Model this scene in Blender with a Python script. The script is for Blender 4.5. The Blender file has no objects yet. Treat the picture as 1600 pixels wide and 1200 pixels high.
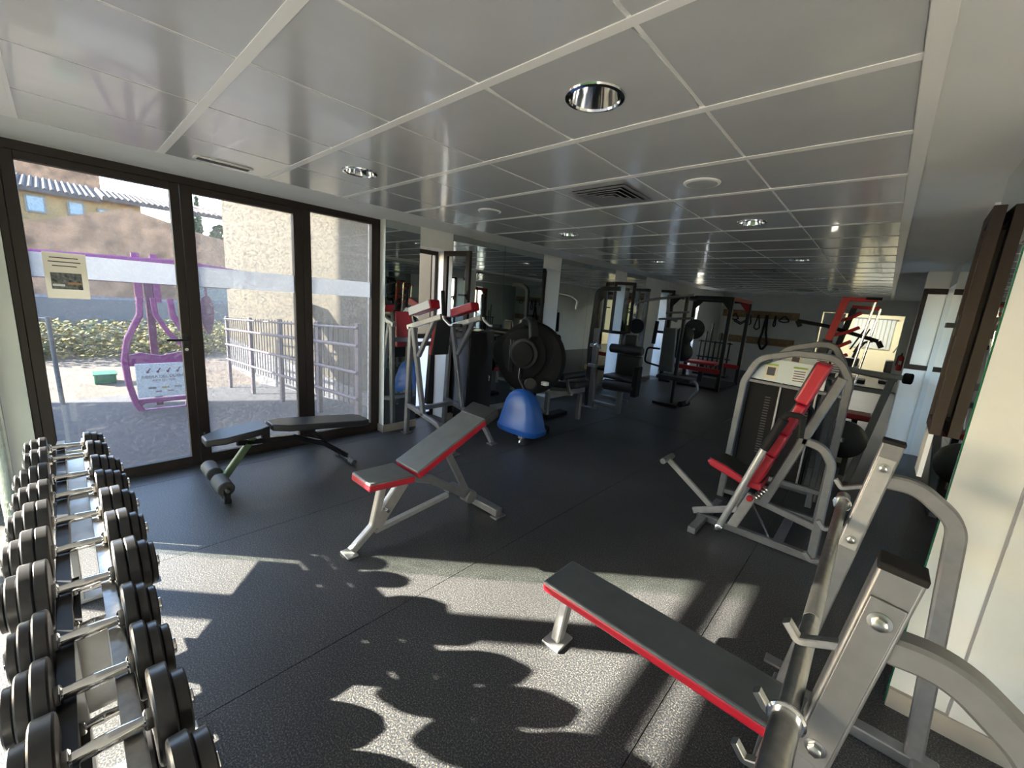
import bpy, bmesh, math, random
from mathutils import Vector, Matrix
random.seed(7)
C = bpy.context.scene.collection
S = bpy.context.scene
PI = math.pi

# ------------------------------------------------------------------ camera
CZ = 1.664
yaw, pit, rol, FPX = -0.7295, -0.1984, -0.0745, 633.64
fw = Vector((math.sin(yaw)*math.cos(pit), math.cos(yaw)*math.cos(pit), math.sin(pit)))
r_ = fw.cross(Vector((0, 0, 1))).normalized()
d_ = fw.cross(r_)
R2 = r_*math.cos(rol) + d_*math.sin(rol)
D2 = -r_*math.sin(rol) + d_*math.cos(rol)
cam = bpy.data.cameras.new('camera')
cam.sensor_width = 36.0
cam.lens = FPX/1600*36.0
cam.clip_start = 0.02
cam.clip_end = 400
co = bpy.data.objects.new('camera', cam)
C.objects.link(co)
m = Matrix((R2, -D2, -fw)).transposed().to_4x4()
m.translation = Vector((0, 0, CZ))
co.matrix_world = m
S.camera = co

# ------------------------------------------------------------------ light
SUN_DIR = Vector((0.75, 0.66, -0.408)).normalized()      # direction the light travels
w = bpy.data.worlds.new('sky')
S.world = w
w.use_nodes = True
nt = w.node_tree
nt.nodes.clear()
out = nt.nodes.new('ShaderNodeOutputWorld')
bg = nt.nodes.new('ShaderNodeBackground')
sky = nt.nodes.new('ShaderNodeTexSky')
sky.sky_type = 'NISHITA'
sky.sun_disc = False
sky.sun_elevation = math.radians(22)
sky.sun_rotation = math.atan2(-SUN_DIR.x, -SUN_DIR.y)
sky.air_density = 1.0
sky.dust_density = 0.6
bg.inputs['Strength'].default_value = 1.05
nt.links.new(sky.outputs[0], bg.inputs[0])
nt.links.new(bg.outputs[0], out.inputs[0])
sl = bpy.data.lights.new('sun', 'SUN')
sl.energy = 34.0
sl.angle = math.radians(0.55)
sl.color = (1.0, 0.91, 0.76)
so = bpy.data.objects.new('sun', sl)
C.objects.link(so)
so.rotation_euler = SUN_DIR.to_track_quat('-Z', 'Y').to_euler()
so.location = (-20, -18, 12)
S.view_settings.view_transform = 'Standard'
S.view_settings.look = 'None'
S.view_settings.gamma = 1.0
S.view_settings.use_curve_mapping = False
S.view_settings.exposure = 1.42

# ------------------------------------------------------------------ materials
M = {}
def mat(name, col, rough=0.5, metal=0.0, spec=0.5, noise=None, bump=None, coat=0.0):
    """noise=(scale, amount, detail) varies the colour, bump=(scale, strength)"""
    mt = bpy.data.materials.new(name)
    mt.use_nodes = True
    n = mt.node_tree
    b = n.nodes['Principled BSDF']
    b.inputs['Base Color'].default_value = (*col, 1)
    b.inputs['Roughness'].default_value = rough
    b.inputs['Metallic'].default_value = metal
    b.inputs['Specular IOR Level'].default_value = spec
    b.inputs['Coat Weight'].default_value = coat
    tc = n.nodes.new('ShaderNodeTexCoord')
    if noise:
        nz = n.nodes.new('ShaderNodeTexNoise')
        nz.inputs['Scale'].default_value = noise[0]
        nz.inputs['Detail'].default_value = noise[2] if len(noise) > 2 else 4
        n.links.new(tc.outputs['Object'], nz.inputs['Vector'])
        cr = n.nodes.new('ShaderNodeValToRGB')
        a = noise[1]
        cr.color_ramp.elements[0].position = 0.3
        cr.color_ramp.elements[1].position = 0.7
        cr.color_ramp.elements[0].color = (*[max(0, c*(1-a)) for c in col], 1)
        cr.color_ramp.elements[1].color = (*[min(1, c*(1+a)) for c in col], 1)
        n.links.new(nz.outputs[0], cr.inputs[0])
        n.links.new(cr.outputs[0], b.inputs['Base Color'])
    if bump:
        nb = n.nodes.new('ShaderNodeTexNoise')
        nb.inputs['Scale'].default_value = bump[0]
        nb.inputs['Detail'].default_value = 3
        n.links.new(tc.outputs['Object'], nb.inputs['Vector'])
        bp = n.nodes.new('ShaderNodeBump')
        bp.inputs['Strength'].default_value = bump[1]
        bp.inputs['Distance'].default_value = 0.01
        n.links.new(nb.outputs[0], bp.inputs['Height'])
        n.links.new(bp.outputs[0], b.inputs['Normal'])
    M[name] = mt
    return mt
mat('wall', (0.70, 0.71, 0.68), 0.8, noise=(3, 0.04), bump=(60, 0.03))
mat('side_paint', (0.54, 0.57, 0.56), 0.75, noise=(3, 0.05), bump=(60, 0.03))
mat('plaster_ceiling', (0.70, 0.70, 0.68), 0.75, noise=(2, 0.03))
mat('tile_paint', (0.53, 0.54, 0.54), 0.22, 0.0, 0.9, noise=(5, 0.03), coat=0.35)
mat('runner', (0.82, 0.81, 0.78), 0.35)
mat('slab', (0.15, 0.15, 0.15), 0.9)
mat('bronze', (0.020, 0.014, 0.012), 0.5, 0.0, 0.3, noise=(8, 0.15))
mat('silver', (0.19, 0.195, 0.205), 0.42, 0.5, noise=(25, 0.08))
mat('silver_light', (0.38, 0.385, 0.38), 0.35, 0.5, noise=(25, 0.08))
mat('chrome', (0.72, 0.72, 0.72), 0.10, 1.0)
mat('steel', (0.42, 0.42, 0.41), 0.28, 1.0, noise=(40, 0.15))
mat('black', (0.008, 0.008, 0.009), 0.75, 0.0, 0.25)
mat('black_gloss', (0.014, 0.014, 0.016), 0.22)
mat('black_steel', (0.02, 0.02, 0.022), 0.4, 0.3)
mat('rubber_plate', (0.02, 0.02, 0.021), 0.33, noise=(30, 0.25))
mat('plate_face', (0.10, 0.09, 0.075), 0.35, 0.5, noise=(14, 0.3))
mat('black_vinyl', (0.022, 0.023, 0.025), 0.38, bump=(90, 0.08))
mat('grey_vinyl', (0.10, 0.11, 0.11), 0.42, noise=(12, 0.12), bump=(90, 0.08))
mat('dark_vinyl', (0.066, 0.075, 0.078), 0.36, noise=(12, 0.12), bump=(90, 0.08))
mat('red_vinyl', (0.36, 0.008, 0.022), 0.4, bump=(90, 0.06))
mat('red_paint', (0.42, 0.012, 0.015), 0.4)
mat('white_board', (0.70, 0.70, 0.68), 0.4)
mat('blue_plastic', (0.015, 0.09, 0.36), 0.35, bump=(120, 0.05))
mat('green_paint', (0.10, 0.16, 0.09), 0.4)
mat('foam', (0.055, 0.06, 0.065), 0.6)
mat('yellow_foam', (0.45, 0.33, 0.10), 0.9, noise=(60, 0.4))
mat('baseboard', (0.30, 0.28, 0.25), 0.5, noise=(6, 0.1))
mat('wood', (0.30, 0.19, 0.09), 0.6, noise=(9, 0.2))
mat('cream', (0.85, 0.78, 0.55), 0.8)
mat('door_white', (0.62, 0.66, 0.62), 0.5)
mat('paper', (0.72, 0.66, 0.52), 0.8)
mat('ink', (0.08, 0.08, 0.09), 0.8)
mat('poster_photo', (0.12, 0.13, 0.13), 0.7, noise=(40, 0.9))
mat('poster_wood', (0.40, 0.22, 0.12), 0.7)
mat('placard', (0.62, 0.68, 0.68), 0.4)
mat('placard_green', (0.30, 0.50, 0.06), 0.5)
mat('grille', (0.06, 0.06, 0.06), 0.5)
mat('louvre', (0.30, 0.30, 0.31), 0.4, 0.4)
mat('mirror_edge', (0.01, 0.10, 0.05), 0.2)
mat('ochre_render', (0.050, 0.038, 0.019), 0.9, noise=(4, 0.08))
mat('white_render', (0.2, 0.195, 0.18), 0.9, noise=(4, 0.08))
mat('asphalt', (0.038, 0.038, 0.045), 0.95, noise=(3, 0.22, 8), bump=(8, 0.5))
mat('dirt', (0.105, 0.078, 0.056), 0.95, noise=(2, 0.2, 8))
mat('earth_wall', (0.30, 0.165, 0.10), 0.95, noise=(1.6, 0.5, 10), bump=(3, 0.6))
mat('orange_render', (0.34, 0.21, 0.09), 0.9, noise=(2, 0.1))
mat('roof_tile', (0.07, 0.056, 0.052), 0.9, noise=(6, 0.35))
mat('house_window', (0.22, 0.30, 0.38), 0.3)
mat('purple', (0.26, 0.025, 0.17), 0.45, noise=(20, 0.15))
mat('purple_dark', (0.13, 0.02, 0.085), 0.5)
mat('rail_paint', (0.085, 0.062, 0.085), 0.5)
mat('leaf', (0.10, 0.11, 0.022), 0.8, noise=(8, 0.5))
mat('leaf_yellow', (0.22, 0.17, 0.035), 0.85, noise=(8, 0.4))
mat('leaf_dark', (0.05, 0.09, 0.025), 0.8, noise=(8, 0.4))
mat('green_plastic', (0.01, 0.12, 0.05), 0.5)
mat('steel_post', (0.10, 0.10, 0.11), 0.5)
mat('strap', (0.015, 0.015, 0.018), 0.8)
mat('extinguisher_red', (0.45, 0.01, 0.01), 0.3)
mat('tyre', (0.016, 0.016, 0.016), 0.7)

def mirror_mat():
    mt = mat('mirror', (0.66, 0.70, 0.68), 0.012, 1.0)
mirror_mat()

def floor_mat():
    mt = mat('rubber_floor', (0.05, 0.05, 0.05), 0.45, 0.0, 0.45)
    n = mt.node_tree
    b = n.nodes['Principled BSDF']
    tc = n.nodes.new('ShaderNodeTexCoord')
    geo = n.nodes.new('ShaderNodeNewGeometry')
    v = n.nodes.new('ShaderNodeTexNoise')
    v.inputs['Scale'].default_value = 160
    v.inputs['Detail'].default_value = 2
    n.links.new(geo.outputs['Position'], v.inputs['Vector'])
    cr = n.nodes.new('ShaderNodeValToRGB')
    e = cr.color_ramp.elements
    e[0].position, e[0].color = 0.42, (0.0135, 0.0185, 0.025, 1)
    e[1].position, e[1].color = 0.72, (0.175, 0.160, 0.138, 1)
    e2 = cr.color_ramp.elements.new(0.55)
    e2.color = (0.053, 0.053, 0.052, 1)
    n.links.new(v.outputs[0], cr.inputs[0])
    big = n.nodes.new('ShaderNodeTexNoise')
    big.inputs['Scale'].default_value = 1.6
    big.inputs['Detail'].default_value = 6
    n.links.new(geo.outputs['Position'], big.inputs['Vector'])
    mr = n.nodes.new('ShaderNodeMapRange')
    mr.inputs['From Min'].default_value = 0.3
    mr.inputs['From Max'].default_value = 0.7
    mr.inputs['To Min'].default_value = 0.80
    mr.inputs['To Max'].default_value = 1.2
    n.links.new(big.outputs[0], mr.inputs[0])
    mx = n.nodes.new('ShaderNodeMix')
    mx.data_type = 'RGBA'
    mx.blend_type = 'MULTIPLY'
    mx.inputs[0].default_value = 1.0
    n.links.new(cr.outputs[0], mx.inputs[6])
    n.links.new(mr.outputs[0], mx.inputs[7])
    n.links.new(mx.outputs[2], b.inputs['Base Color'])
    bp = n.nodes.new('ShaderNodeBump')
    bp.inputs['Strength'].default_value = 0.25
    bp.inputs['Distance'].default_value = 0.004
    n.links.new(v.outputs[0], bp.inputs['Height'])
    n.links.new(bp.outputs[0], b.inputs['Normal'])
floor_mat()

def glass_mat(name, tint=(0.70, 0.72, 0.74), smear=0.0, gloss=0.06, scale=14.0, base=0.0, smcol=(0.18, 0.18, 0.17)):
    mt = bpy.data.materials.new(name)
    mt.use_nodes = True
    n = mt.node_tree
    n.nodes.clear()
    o = n.nodes.new('ShaderNodeOutputMaterial')
    tr = n.nodes.new('ShaderNodeBsdfTransparent')
    tr.inputs[0].default_value = (*tint, 1)
    gl = n.nodes.new('ShaderNodeBsdfGlossy')
    gl.inputs['Roughness'].default_value = 0.02
    m1 = n.nodes.new('ShaderNodeMixShader')
    lw = n.nodes.new('ShaderNodeLayerWeight')
    pw = n.nodes.new('ShaderNodeMath'); pw.operation = 'POWER'; pw.inputs[1].default_value = 5.0
    fr = n.nodes.new('ShaderNodeMapRange'); fr.inputs['To Min'].default_value = 0.035; fr.inputs['To Max'].default_value = 0.8
    lw.inputs[0].default_value = 0.5
    n.links.new(lw.outputs['Facing'], pw.inputs[0]); n.links.new(pw.outputs[0], fr.inputs[0])
    n.links.new(fr.outputs[0], m1.inputs[0])
    n.links.new(tr.outputs[0], m1.inputs[1])
    n.links.new(gl.outputs[0], m1.inputs[2])
    last = m1
    if smear > 0 or base > 0:
        tl = n.nodes.new('ShaderNodeBsdfTranslucent')
        tl.inputs[0].default_value = (*smcol, 1)
        geo = n.nodes.new('ShaderNodeNewGeometry')
        nz = n.nodes.new('ShaderNodeTexNoise')
        nz.inputs['Scale'].default_value = scale
        nz.inputs['Detail'].default_value = 6
        nz.inputs['Distortion'].default_value = 3.5
        n.links.new(geo.outputs['Position'], nz.inputs['Vector'])
        mr = n.nodes.new('ShaderNodeMapRange')
        mr.inputs['From Min'].default_value = 0.47
        mr.inputs['From Max'].default_value = 0.62
        mr.inputs['To Min'].default_value = base
        mr.inputs['To Max'].default_value = base+smear
        n.links.new(nz.outputs[0], mr.inputs[0])
        m2 = n.nodes.new('ShaderNodeMixShader')
        n.links.new(mr.outputs[0], m2.inputs[0])
        n.links.new(m1.outputs[0], m2.inputs[1])
        n.links.new(tl.outputs[0], m2.inputs[2])
        last = m2
    n.links.new(last.outputs[0], o.inputs[0])
    M[name] = mt
glass_mat('glass', (0.72, 0.75, 0.76))
glass_mat('glass_dirty_a', smear=0.18, base=0.03, scale=20)
glass_mat('glass_dirty_b', smear=0.34, base=0.12, scale=20)
glass_mat('glass_leaf', (0.88, 0.92, 0.88), smear=0.22, base=0.03, scale=8, smcol=(0.4, 0.46, 0.40))
glass_mat('film', (0.8, 0.8, 0.8), base=0.6, smear=0.05, smcol=(0.75, 0.75, 0.73))
glass_mat('frosted', (0.6, 0.65, 0.7), base=0.9, smear=0.02, smcol=(0.6, 0.64, 0.70))

def paper_mat(name, col):
    mt = bpy.data.materials.new(name); mt.use_nodes = True
    n = mt.node_tree; n.nodes.clear()
    o = n.nodes.new('ShaderNodeOutputMaterial'); d = n.nodes.new('ShaderNodeBsdfDiffuse'); t_ = n.nodes.new('ShaderNodeBsdfTranslucent'); mx = n.nodes.new('ShaderNodeMixShader')
    for q in (d, t_): q.inputs[0].default_value = (*col, 1)
    mx.inputs[0].default_value = 0.55
    n.links.new(d.outputs[0], mx.inputs[1]); n.links.new(t_.outputs[0], mx.inputs[2]); n.links.new(mx.outputs[0], o.inputs[0])
    M[name] = mt
paper_mat('notice_paper', (0.85, 0.80, 0.68))
def emit_mat(name, col, s):
    mt = bpy.data.materials.new(name)
    mt.use_nodes = True
    b = mt.node_tree.nodes['Principled BSDF']
    b.inputs['Base Color'].default_value = (*col, 1)
    b.inputs['Emission Color'].default_value = (*col, 1)
    b.inputs['Emission Strength'].default_value = s
    M[name] = mt
emit_mat('added_lamp_glow', (1.0, 0.97, 0.88), 14.0)

# ------------------------------------------------------------------ mesh helpers
ORG = {}
def V(*a): return Vector(a)
def fillet(path, r, seg=6):
    p = [Vector(q) for q in path]
    if r <= 0 or len(p) < 3: return p
    o = [p[0]]
    for i in range(1, len(p)-1):
        a, b, c = p[i-1], p[i], p[i+1]
        u, v = (a-b), (c-b)
        lu, lv = u.length, v.length
        u.normalize(); v.normalize()
        ang = u.angle(v)
        if ang > PI-0.05: o.append(b); continue
        t = min(r/math.tan(ang/2), lu*0.49, lv*0.49)
        s, e = b+u*t, b+v*t
        for k in range(seg+1):
            x = k/seg
            o.append((1-x)**2*s + 2*x*(1-x)*b + x*x*e)
    o.append(p[-1])
    return o
class MB:
    def __init__(s): s.v, s.f = [], []
    def add(s, vs, fs):
        k = len(s.v)
        s.v += [Vector(q) for q in vs]
        s.f += [tuple(i+k for i in f) for f in fs]
        return s
    def box(s, a, b):
        x0, x1 = sorted((a[0], b[0])); y0, y1 = sorted((a[1], b[1])); z0, z1 = sorted((a[2], b[2]))
        return s.add([(x0,y0,z0),(x1,y0,z0),(x1,y1,z0),(x0,y1,z0),(x0,y0,z1),(x1,y0,z1),(x1,y1,z1),(x0,y1,z1)],
                     [(3,2,1,0),(4,5,6,7),(0,1,5,4),(1,2,6,5),(2,3,7,6),(3,0,4,7)])
    def hexa(s, q):          # eight corners, bottom ring then top ring
        return s.add(q, [(3,2,1,0),(4,5,6,7),(0,1,5,4),(1,2,6,5),(2,3,7,6),(3,0,4,7)])
    def beam(s, p0, p1, w, h, up=(0,0,1)):
        p0, p1, up = Vector(p0), Vector(p1), Vector(up)
        t = (p1-p0).normalized()
        if abs(t.dot(up)) > 0.98: up = Vector((0,1,0))
        sd = t.cross(up).normalized(); u = sd.cross(t)
        a, b = sd*w/2, u*h/2
        return s.hexa([p0-a-b, p1-a-b, p1+a-b, p0+a-b, p0-a+b, p1-a+b, p1+a+b, p0+a+b])
    def sweep(s, path, prof, nrm, r=0.0, seg=6):   # planar path, profile (list of 2d: along nrm, along t x nrm)
        p = fillet(path, r, seg)
        nrm = Vector(nrm).normalized()
        k0 = len(s.v); n = len(prof)
        for i, q in enumerate(p):
            if i == 0: t = p[1]-p[0]
            elif i == len(p)-1: t = p[-1]-p[-2]
            else: t = (p[i]-p[i-1]).normalized()+(p[i+1]-p[i]).normalized()
            t.normalize()
            nn = (nrm - t*nrm.dot(t)).normalized()
            b = t.cross(nn)
            for (x, y) in prof: s.v.append(q+nn*x+b*y)
        for i in range(len(p)-1):
            for j in range(n):
                a, c = k0+i*n+j, k0+i*n+(j+1) % n
                s.f.append((a, c, c+n, a+n))
        s.f.append(tuple(k0+j for j in reversed(range(n))))
        s.f.append(tuple(k0+(len(p)-1)*n+j for j in range(n)))
        return s
    def rect(s, path, w, h, nrm, r=0.0, seg=6):    # w along nrm, h across; chamfered corners
        c = min(w, h)*0.14
        a, b = w/2, h/2
        return s.sweep(path, [(-a+c,-b),(a-c,-b),(a,-b+c),(a,b-c),(a-c,b),(-a+c,b),(-a,b-c),(-a,-b+c)], nrm, r, seg)
    def tube(s, path, rad, nrm=None, r=0.0, n=12, seg=6):
        if nrm is None:
            t = Vector(path[-1])-Vector(path[0])
            nrm = t.orthogonal()
            if len(path) > 2:
                for q in path[1:-1]:
                    c = t.cross(Vector(q)-Vector(path[0]))
                    if c.length > 1e-5: nrm = c; break
        return s.sweep(path, [(rad*math.cos(2*PI*k/n), rad*math.sin(2*PI*k/n)) for k in range(n)], nrm, r, seg)
    def lathe(s, o, ax, prof, n=24):               # prof: list of (axial, radius)
        o, ax = Vector(o), Vector(ax).normalized()
        u = ax.orthogonal().normalized(); w_ = ax.cross(u)
        k0 = len(s.v)
        for (a, rr) in prof:
            for k in range(n):
                t = 2*PI*k/n
                s.v.append(o+ax*a+(u*math.cos(t)+w_*math.sin(t))*rr)
        for i in range(len(prof)-1):
            for k in range(n):
                a, b = k0+i*n+k, k0+i*n+(k+1) % n
                s.f.append((a, b, b+n, a+n))
        s.f.append(tuple(k0+k for k in reversed(range(n))))
        s.f.append(tuple(k0+(len(prof)-1)*n+k for k in range(n)))
        return s
    def cyl(s, p0, p1, rad, n=20, ch=0.0):
        p0, p1 = Vector(p0), Vector(p1)
        L = (p1-p0).length
        pr = [(0, rad), (L, rad)] if ch <= 0 else [(0, rad-ch), (ch, rad), (L-ch, rad), (L, rad-ch)]
        return s.lathe(p0, p1-p0, pr, n)
    def prism(s, pts, thick):                      # planar polygon extruded along vector thick
        t = Vector(thick); n = len(pts); k = len(s.v)
        s.v += [Vector(q) for q in pts]+[Vector(q)+t for q in pts]
        s.f.append(tuple(k+i for i in reversed(range(n))))
        s.f.append(tuple(k+n+i for i in range(n)))
        for i in range(n):
            j = (i+1) % n
            s.f.append((k+i, k+j, k+n+j, k+n+i))
        return s
    def mesh(s, org=(0,0,0), smooth=True):
        o = Vector(org)
        me = bpy.data.meshes.new('m')
        me.from_pydata([tuple(q-o) for q in s.v], [], s.f)
        me.validate()
        bm = bmesh.new(); bm.from_mesh(me)
        bmesh.ops.recalc_face_normals(bm, faces=bm.faces)
        bm.to_mesh(me); bm.free()
        if smooth:
            me.shade_smooth()
            me.set_sharp_from_angle(angle=math.radians(38))
        return me
    def build(s, name, m_, parent=None, bevel=0.0, seg=2, org=None):
        if org is None: org = ORG.get(parent.name, Vector((0,0,0))) if parent else (0,0,0)
        me = s.mesh(org)
        me.materials.append(M[m_])
        ob = bpy.data.objects.new(name, me)
        C.objects.link(ob)
        if parent:
            ob.parent = parent
            ORG[ob.name] = Vector(org)
        if bevel > 0:
            bv = ob.modifiers.new('bevel', 'BEVEL')
            bv.width = bevel; bv.segments = seg; bv.limit_method = 'ANGLE'; bv.angle_limit = math.radians(40)
        return ob
def tag(o, label, cat, group=None):
    o['label'] = label; o['category'] = cat
    if group: o['group'] = group
    return o
def thing(name, label, cat, loc, group=None):
    o = bpy.data.objects.new(name, None)
    o.empty_display_size = 0.1
    C.objects.link(o); o.location = loc
    ORG[o.name] = Vector(loc)
    return tag(o, label, cat, group)
def struct(ob):
    ob['kind'] = 'structure'; return ob
def single(mb, name, m_, label, cat, org, bevel=0.0, group=None, seg=2):
    o = mb.build(name, m_, None, bevel, seg, org=org)
    o.location = org
    return tag(o, label, cat, group)

# ------------------------------------------------------------------ room shell
CEIL = 2.462
XG, XM, XR = -4.42, -4.28, 0.31        # glass line, left mirror wall, right mirror wall
YB, YS = 15.2, 2.37                    # far wall, white wall beside the camera
fl = struct(MB().box((-4.66,-3.6,-0.3), (3.2,15.4,-0.012)).build('floor', 'slab'))
xs = [-4.66, -4.17, -2.92, -1.67, -0.42, 0.83, 2.08, 3.2]
for i in range(len(xs)-1):
    for (y0, y1) in ((-3.6, 5.9), (5.9, 15.4)):
        MB().box((xs[i]+0.002, y0+0.002, -0.012), (xs[i+1]-0.002, y1-0.002, 0.0)).build('rubber_mat', 'rubber_floor', fl)

# left wall with its window openings
LW = [(2.96, 3.46), (5.33, 5.82), (7.70, 8.20), (10.07, 10.57), (12.44, 12.93)]
XO = -4.66
mb = MB()
edges = [2.50] + [e for p in LW for e in p] + [15.4]
for i in range(0, len(edges), 2):
    mb.box((XO, edges[i], 0), (XM, edges[i+1], 2.62))
for (a, b) in LW: mb.box((XO, a, 2.25), (XM, b, 2.62))
wl = struct(mb.build('wall_left', 'wall'))
bb = struct(MB().box((XM, 2.49, 0), (XM+0.018, 2.96, 0.085)).box((-4.40, 2.482, 0), (XM+0.018, 2.50, 0.085)).box((XM, 3.46, 0), (XM+0.018, 5.33, 0.085))
            .box((XM, 5.82, 0), (XM+0.018, 7.70, 0.085)).box((XM, 8.2, 0), (XM+0.018, 10.07, 0.085)).box((XM, 10.57, 0), (XM+0.018, 12.44, 0.085)).build('baseboard_left', 'baseboard'))
# pier and glazed strip beyond it, left of the camera
struct(MB().box((-4.56, -0.745, 0), (-4.37, -0.225, 2.62)).build('wall_pier', 'wall'))
struct(MB().box((-4.56, -3.6, 2.30), (-4.37, -0.745, 2.62)).box((-4.56, -3.6, 0), (-4.37, -3.3, 2.36)).box((-4.56,-0.225,2.46),(-4.37,2.5,2.62)).build('wall_lintel', 'wall'))
struct(MB().box((-4.47, -3.3, 2.11), (-4.41, -0.75, 2.18)).box((-4.47, -1.58, 0), (-4.40, -1.40, 2.11)).build('trim_3', 'bronze'))
# far wall with the doorway
DX0, DX1, DH = -1.50, 0.30, 2.06
struct(MB().box((-4.66, YB, 0), (DX0, YB+0.2, 2.62)).box((DX1, YB, 0), (3.2, YB+0.2, 2.62)).box((DX0, YB, DH), (DX1, YB+0.2, 2.62)).build('wall_far', 'wall'))
# right wall
RW = [(3.27, 3.84), (6.90, 7.74), (11.4, 11.9)]  # second opening added to bring daylight onto the far pilaster
XW = 0.49                               # the wall steps back behind the mirrored pier
mb = MB()
edges = [2.8] + [e for p in RW for e in p] + [YB]
for i in range(0, len(edges), 2):
    mb.box((XW, edges[i], 0), (XW+0.40, edges[i+1], 2.62))
for (a, b) in RW: mb.box((XW, a, 2.25), (XW+0.40, b, 2.62))
mb.box((XR, YS, 0), (XW+0.40, 3.26, 2.62))
struct(mb.build('wall_right', 'side_paint'))
struct(MB().box((0.265, 7.75, 0), (XW, 8.0, 2.62)).build('wall_pilaster', 'wall'))
struct(MB().box((0.335, 3.85, 0.70), (XW, 4.08, 2.62)).build('wall_pilaster', 'wall'))
struct(MB().box((0.262, 7.71, 1.17), (0.31, 7.75, 2.24)).box((0.31, 7.71, 2.17), (XW, 7.75, 2.24)).box((0.31, 7.71, 1.17), (XW, 7.75, 1.235)).build('trim_4', 'bronze', bevel=0.003))
struct(MB().box((XW+0.40, YS, 0), (3.2, YS+0.2, 2.62)).box((XR+0.185, YS-0.012, 0.09), (1.75, YS, 2.46)).build('wall_side', 'side_paint'))
MB().box((XR+0.176, YS-0.004, 0.09), (XR+0.185, YS, 2.46)).build('panel_joint', 'louvre', bpy.data.objects['wall_side'])
struct(MB().box((XR, YS-0.022, 0), (3.0, YS, 0.09)).build('baseboard_side', 'baseboard'))
struct(MB().box((3.0, -3.6, 0), (3.2, YS, 2.62)).build('wall_east', 'wall'))
struct(MB().box((-4.66, -3.6, 0), (3.2, -3.4, 0.1)).box((-4.66, -3.6, 1.95), (3.2, -3.4, 2.62)).box((-4.66, -3.6, 0.1), (-4.1, -3.4, 1.95)).box((2.9, -3.6, 0.1), (3.2, -3.4, 1.95)).build('wall_behind', 'wall'))  # wide opening added in this unseen wall to let in fill daylight
F = MB()
for x in (-4.1, -2.4, -0.6, 1.15, 2.85): F.box((x, -3.55, 0.1), (x+0.05, -3.49, 1.95))
F.box((-4.1, -3.55, 0.1), (2.9, -3.49, 0.15)).box((-4.1, -3.55, 1.9), (2.9, -3.49, 1.95))
struct(F.build('window_10', 'bronze'))  # frame of the added rear opening
# ceiling: slab, plaster border, metal tiles and runners
TX = [-0.0662-0.621*i for i in range(6)] + [-3.752]
TY = [-0.085+0.6227*j for j in range(25)]
ce = struct(MB().box((-4.66,-3.6,2.72), (3.2,15.4,2.9)).box((TX[0], -3.6, CEIL), (3.2, 15.4, 2.72)).box((-4.66, -3.6, CEIL), (TX[6], 15.4, 2.72))
            .box((TX[6], -3.6, CEIL), (TX[0], TY[0], 2.72)).box((TX[6], TY[24], CEIL), (TX[0], 15.4, 2.72)).build('ceiling', 'plaster_ceiling'))
DL = [(x, y) for y in (1.46, 3.97, 6.44, 9.0, 11.5) for x in (-0.99, -2.87)]
def tile_mesh(wx, wy, hole=0.0):
    b = MB(); z0, z1 = 0.0, 0.012
    if hole <= 0: b.box((-wx/2, -wy/2, z0), (wx/2, wy/2, z1))
    else:
        n = 32; vs = []
        for z in (z0, z1):
            for k in range(n):
                t = 2*PI*k/n; c, s_ = math.cos(t), math.sin(t)
                q = 1/max(abs(c)/(wx/2), abs(s_)/(wy/2))
                vs.append((c*q, s_*q, z))
            for k in range(n):
                t = 2*PI*k/n
                vs.append((math.cos(t)*hole, math.sin(t)*hole, z))
        fs = []
        for k in range(n):
            j = (k+1) % n
            fs += [(k, j, n+j, n+k), (2*n+k, 3*n+k, 3*n+j, 2*n+j), (n+k, n+j, 3*n+j, 3*n+k), (k, 2*n+k, 2*n+j, j)]
        b.add(vs, fs)
    me = b.mesh(); me.materials.append(M['tile_paint']); return me
cache = {}
for j in range(24):
    for i in range(6):
        x0, x1 = TX[i+1], TX[i]; y0, y1 = TY[j], TY[j+1]
        cx, cy = (x0+x1)/2, (y0+y1)/2
        hole = any(abs(cx-a) < 0.3 and abs(cy-b) < 0.3 for a, b in DL)
        key = (i == 5, hole)
        if key not in cache: cache[key] = tile_mesh((x1-x0)-0.016, (y1-y0)-0.036, 0.098 if hole else 0)
        o = bpy.data.objects.new('ceiling_tile', cache[key])
        o.location = (cx, cy, CEIL); o.parent = ce; C.objects.link(o)
rx = MB().box((TX[6], -0.02, 0), (TX[0], 0.02, 0.01)).mesh(); rx.materials.append(M['runner'])
for j in range(25):
    o = bpy.data.objects.new('cross_runner', rx); o.location = (0, TY[j], CEIL-0.003); o.parent = ce; C.objects.link(o)
ry = MB().box((-0.012, TY[0], 0), (0.012, TY[24], 0.008)).mesh(); ry.materials.append(M['runner'])
for i in range(7):
    o = bpy.data.objects.new('long_runner', ry); o.location = (TX[i], 0, CEIL+0.004); o.parent = ce; C.objects.link(o)
MB().box((TX[0]-0.004, TY[0], CEIL-0.006), (TX[0]+0.05, TY[24], CEIL)).build('edge_trim', 'runner', ce)
MB().box((TX[6]-0.0, TY[0]-0.05, CEIL-0.004), (TX[0], TY[0]+0.004, CEIL)).build('edge_trim', 'runner', ce)

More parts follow.
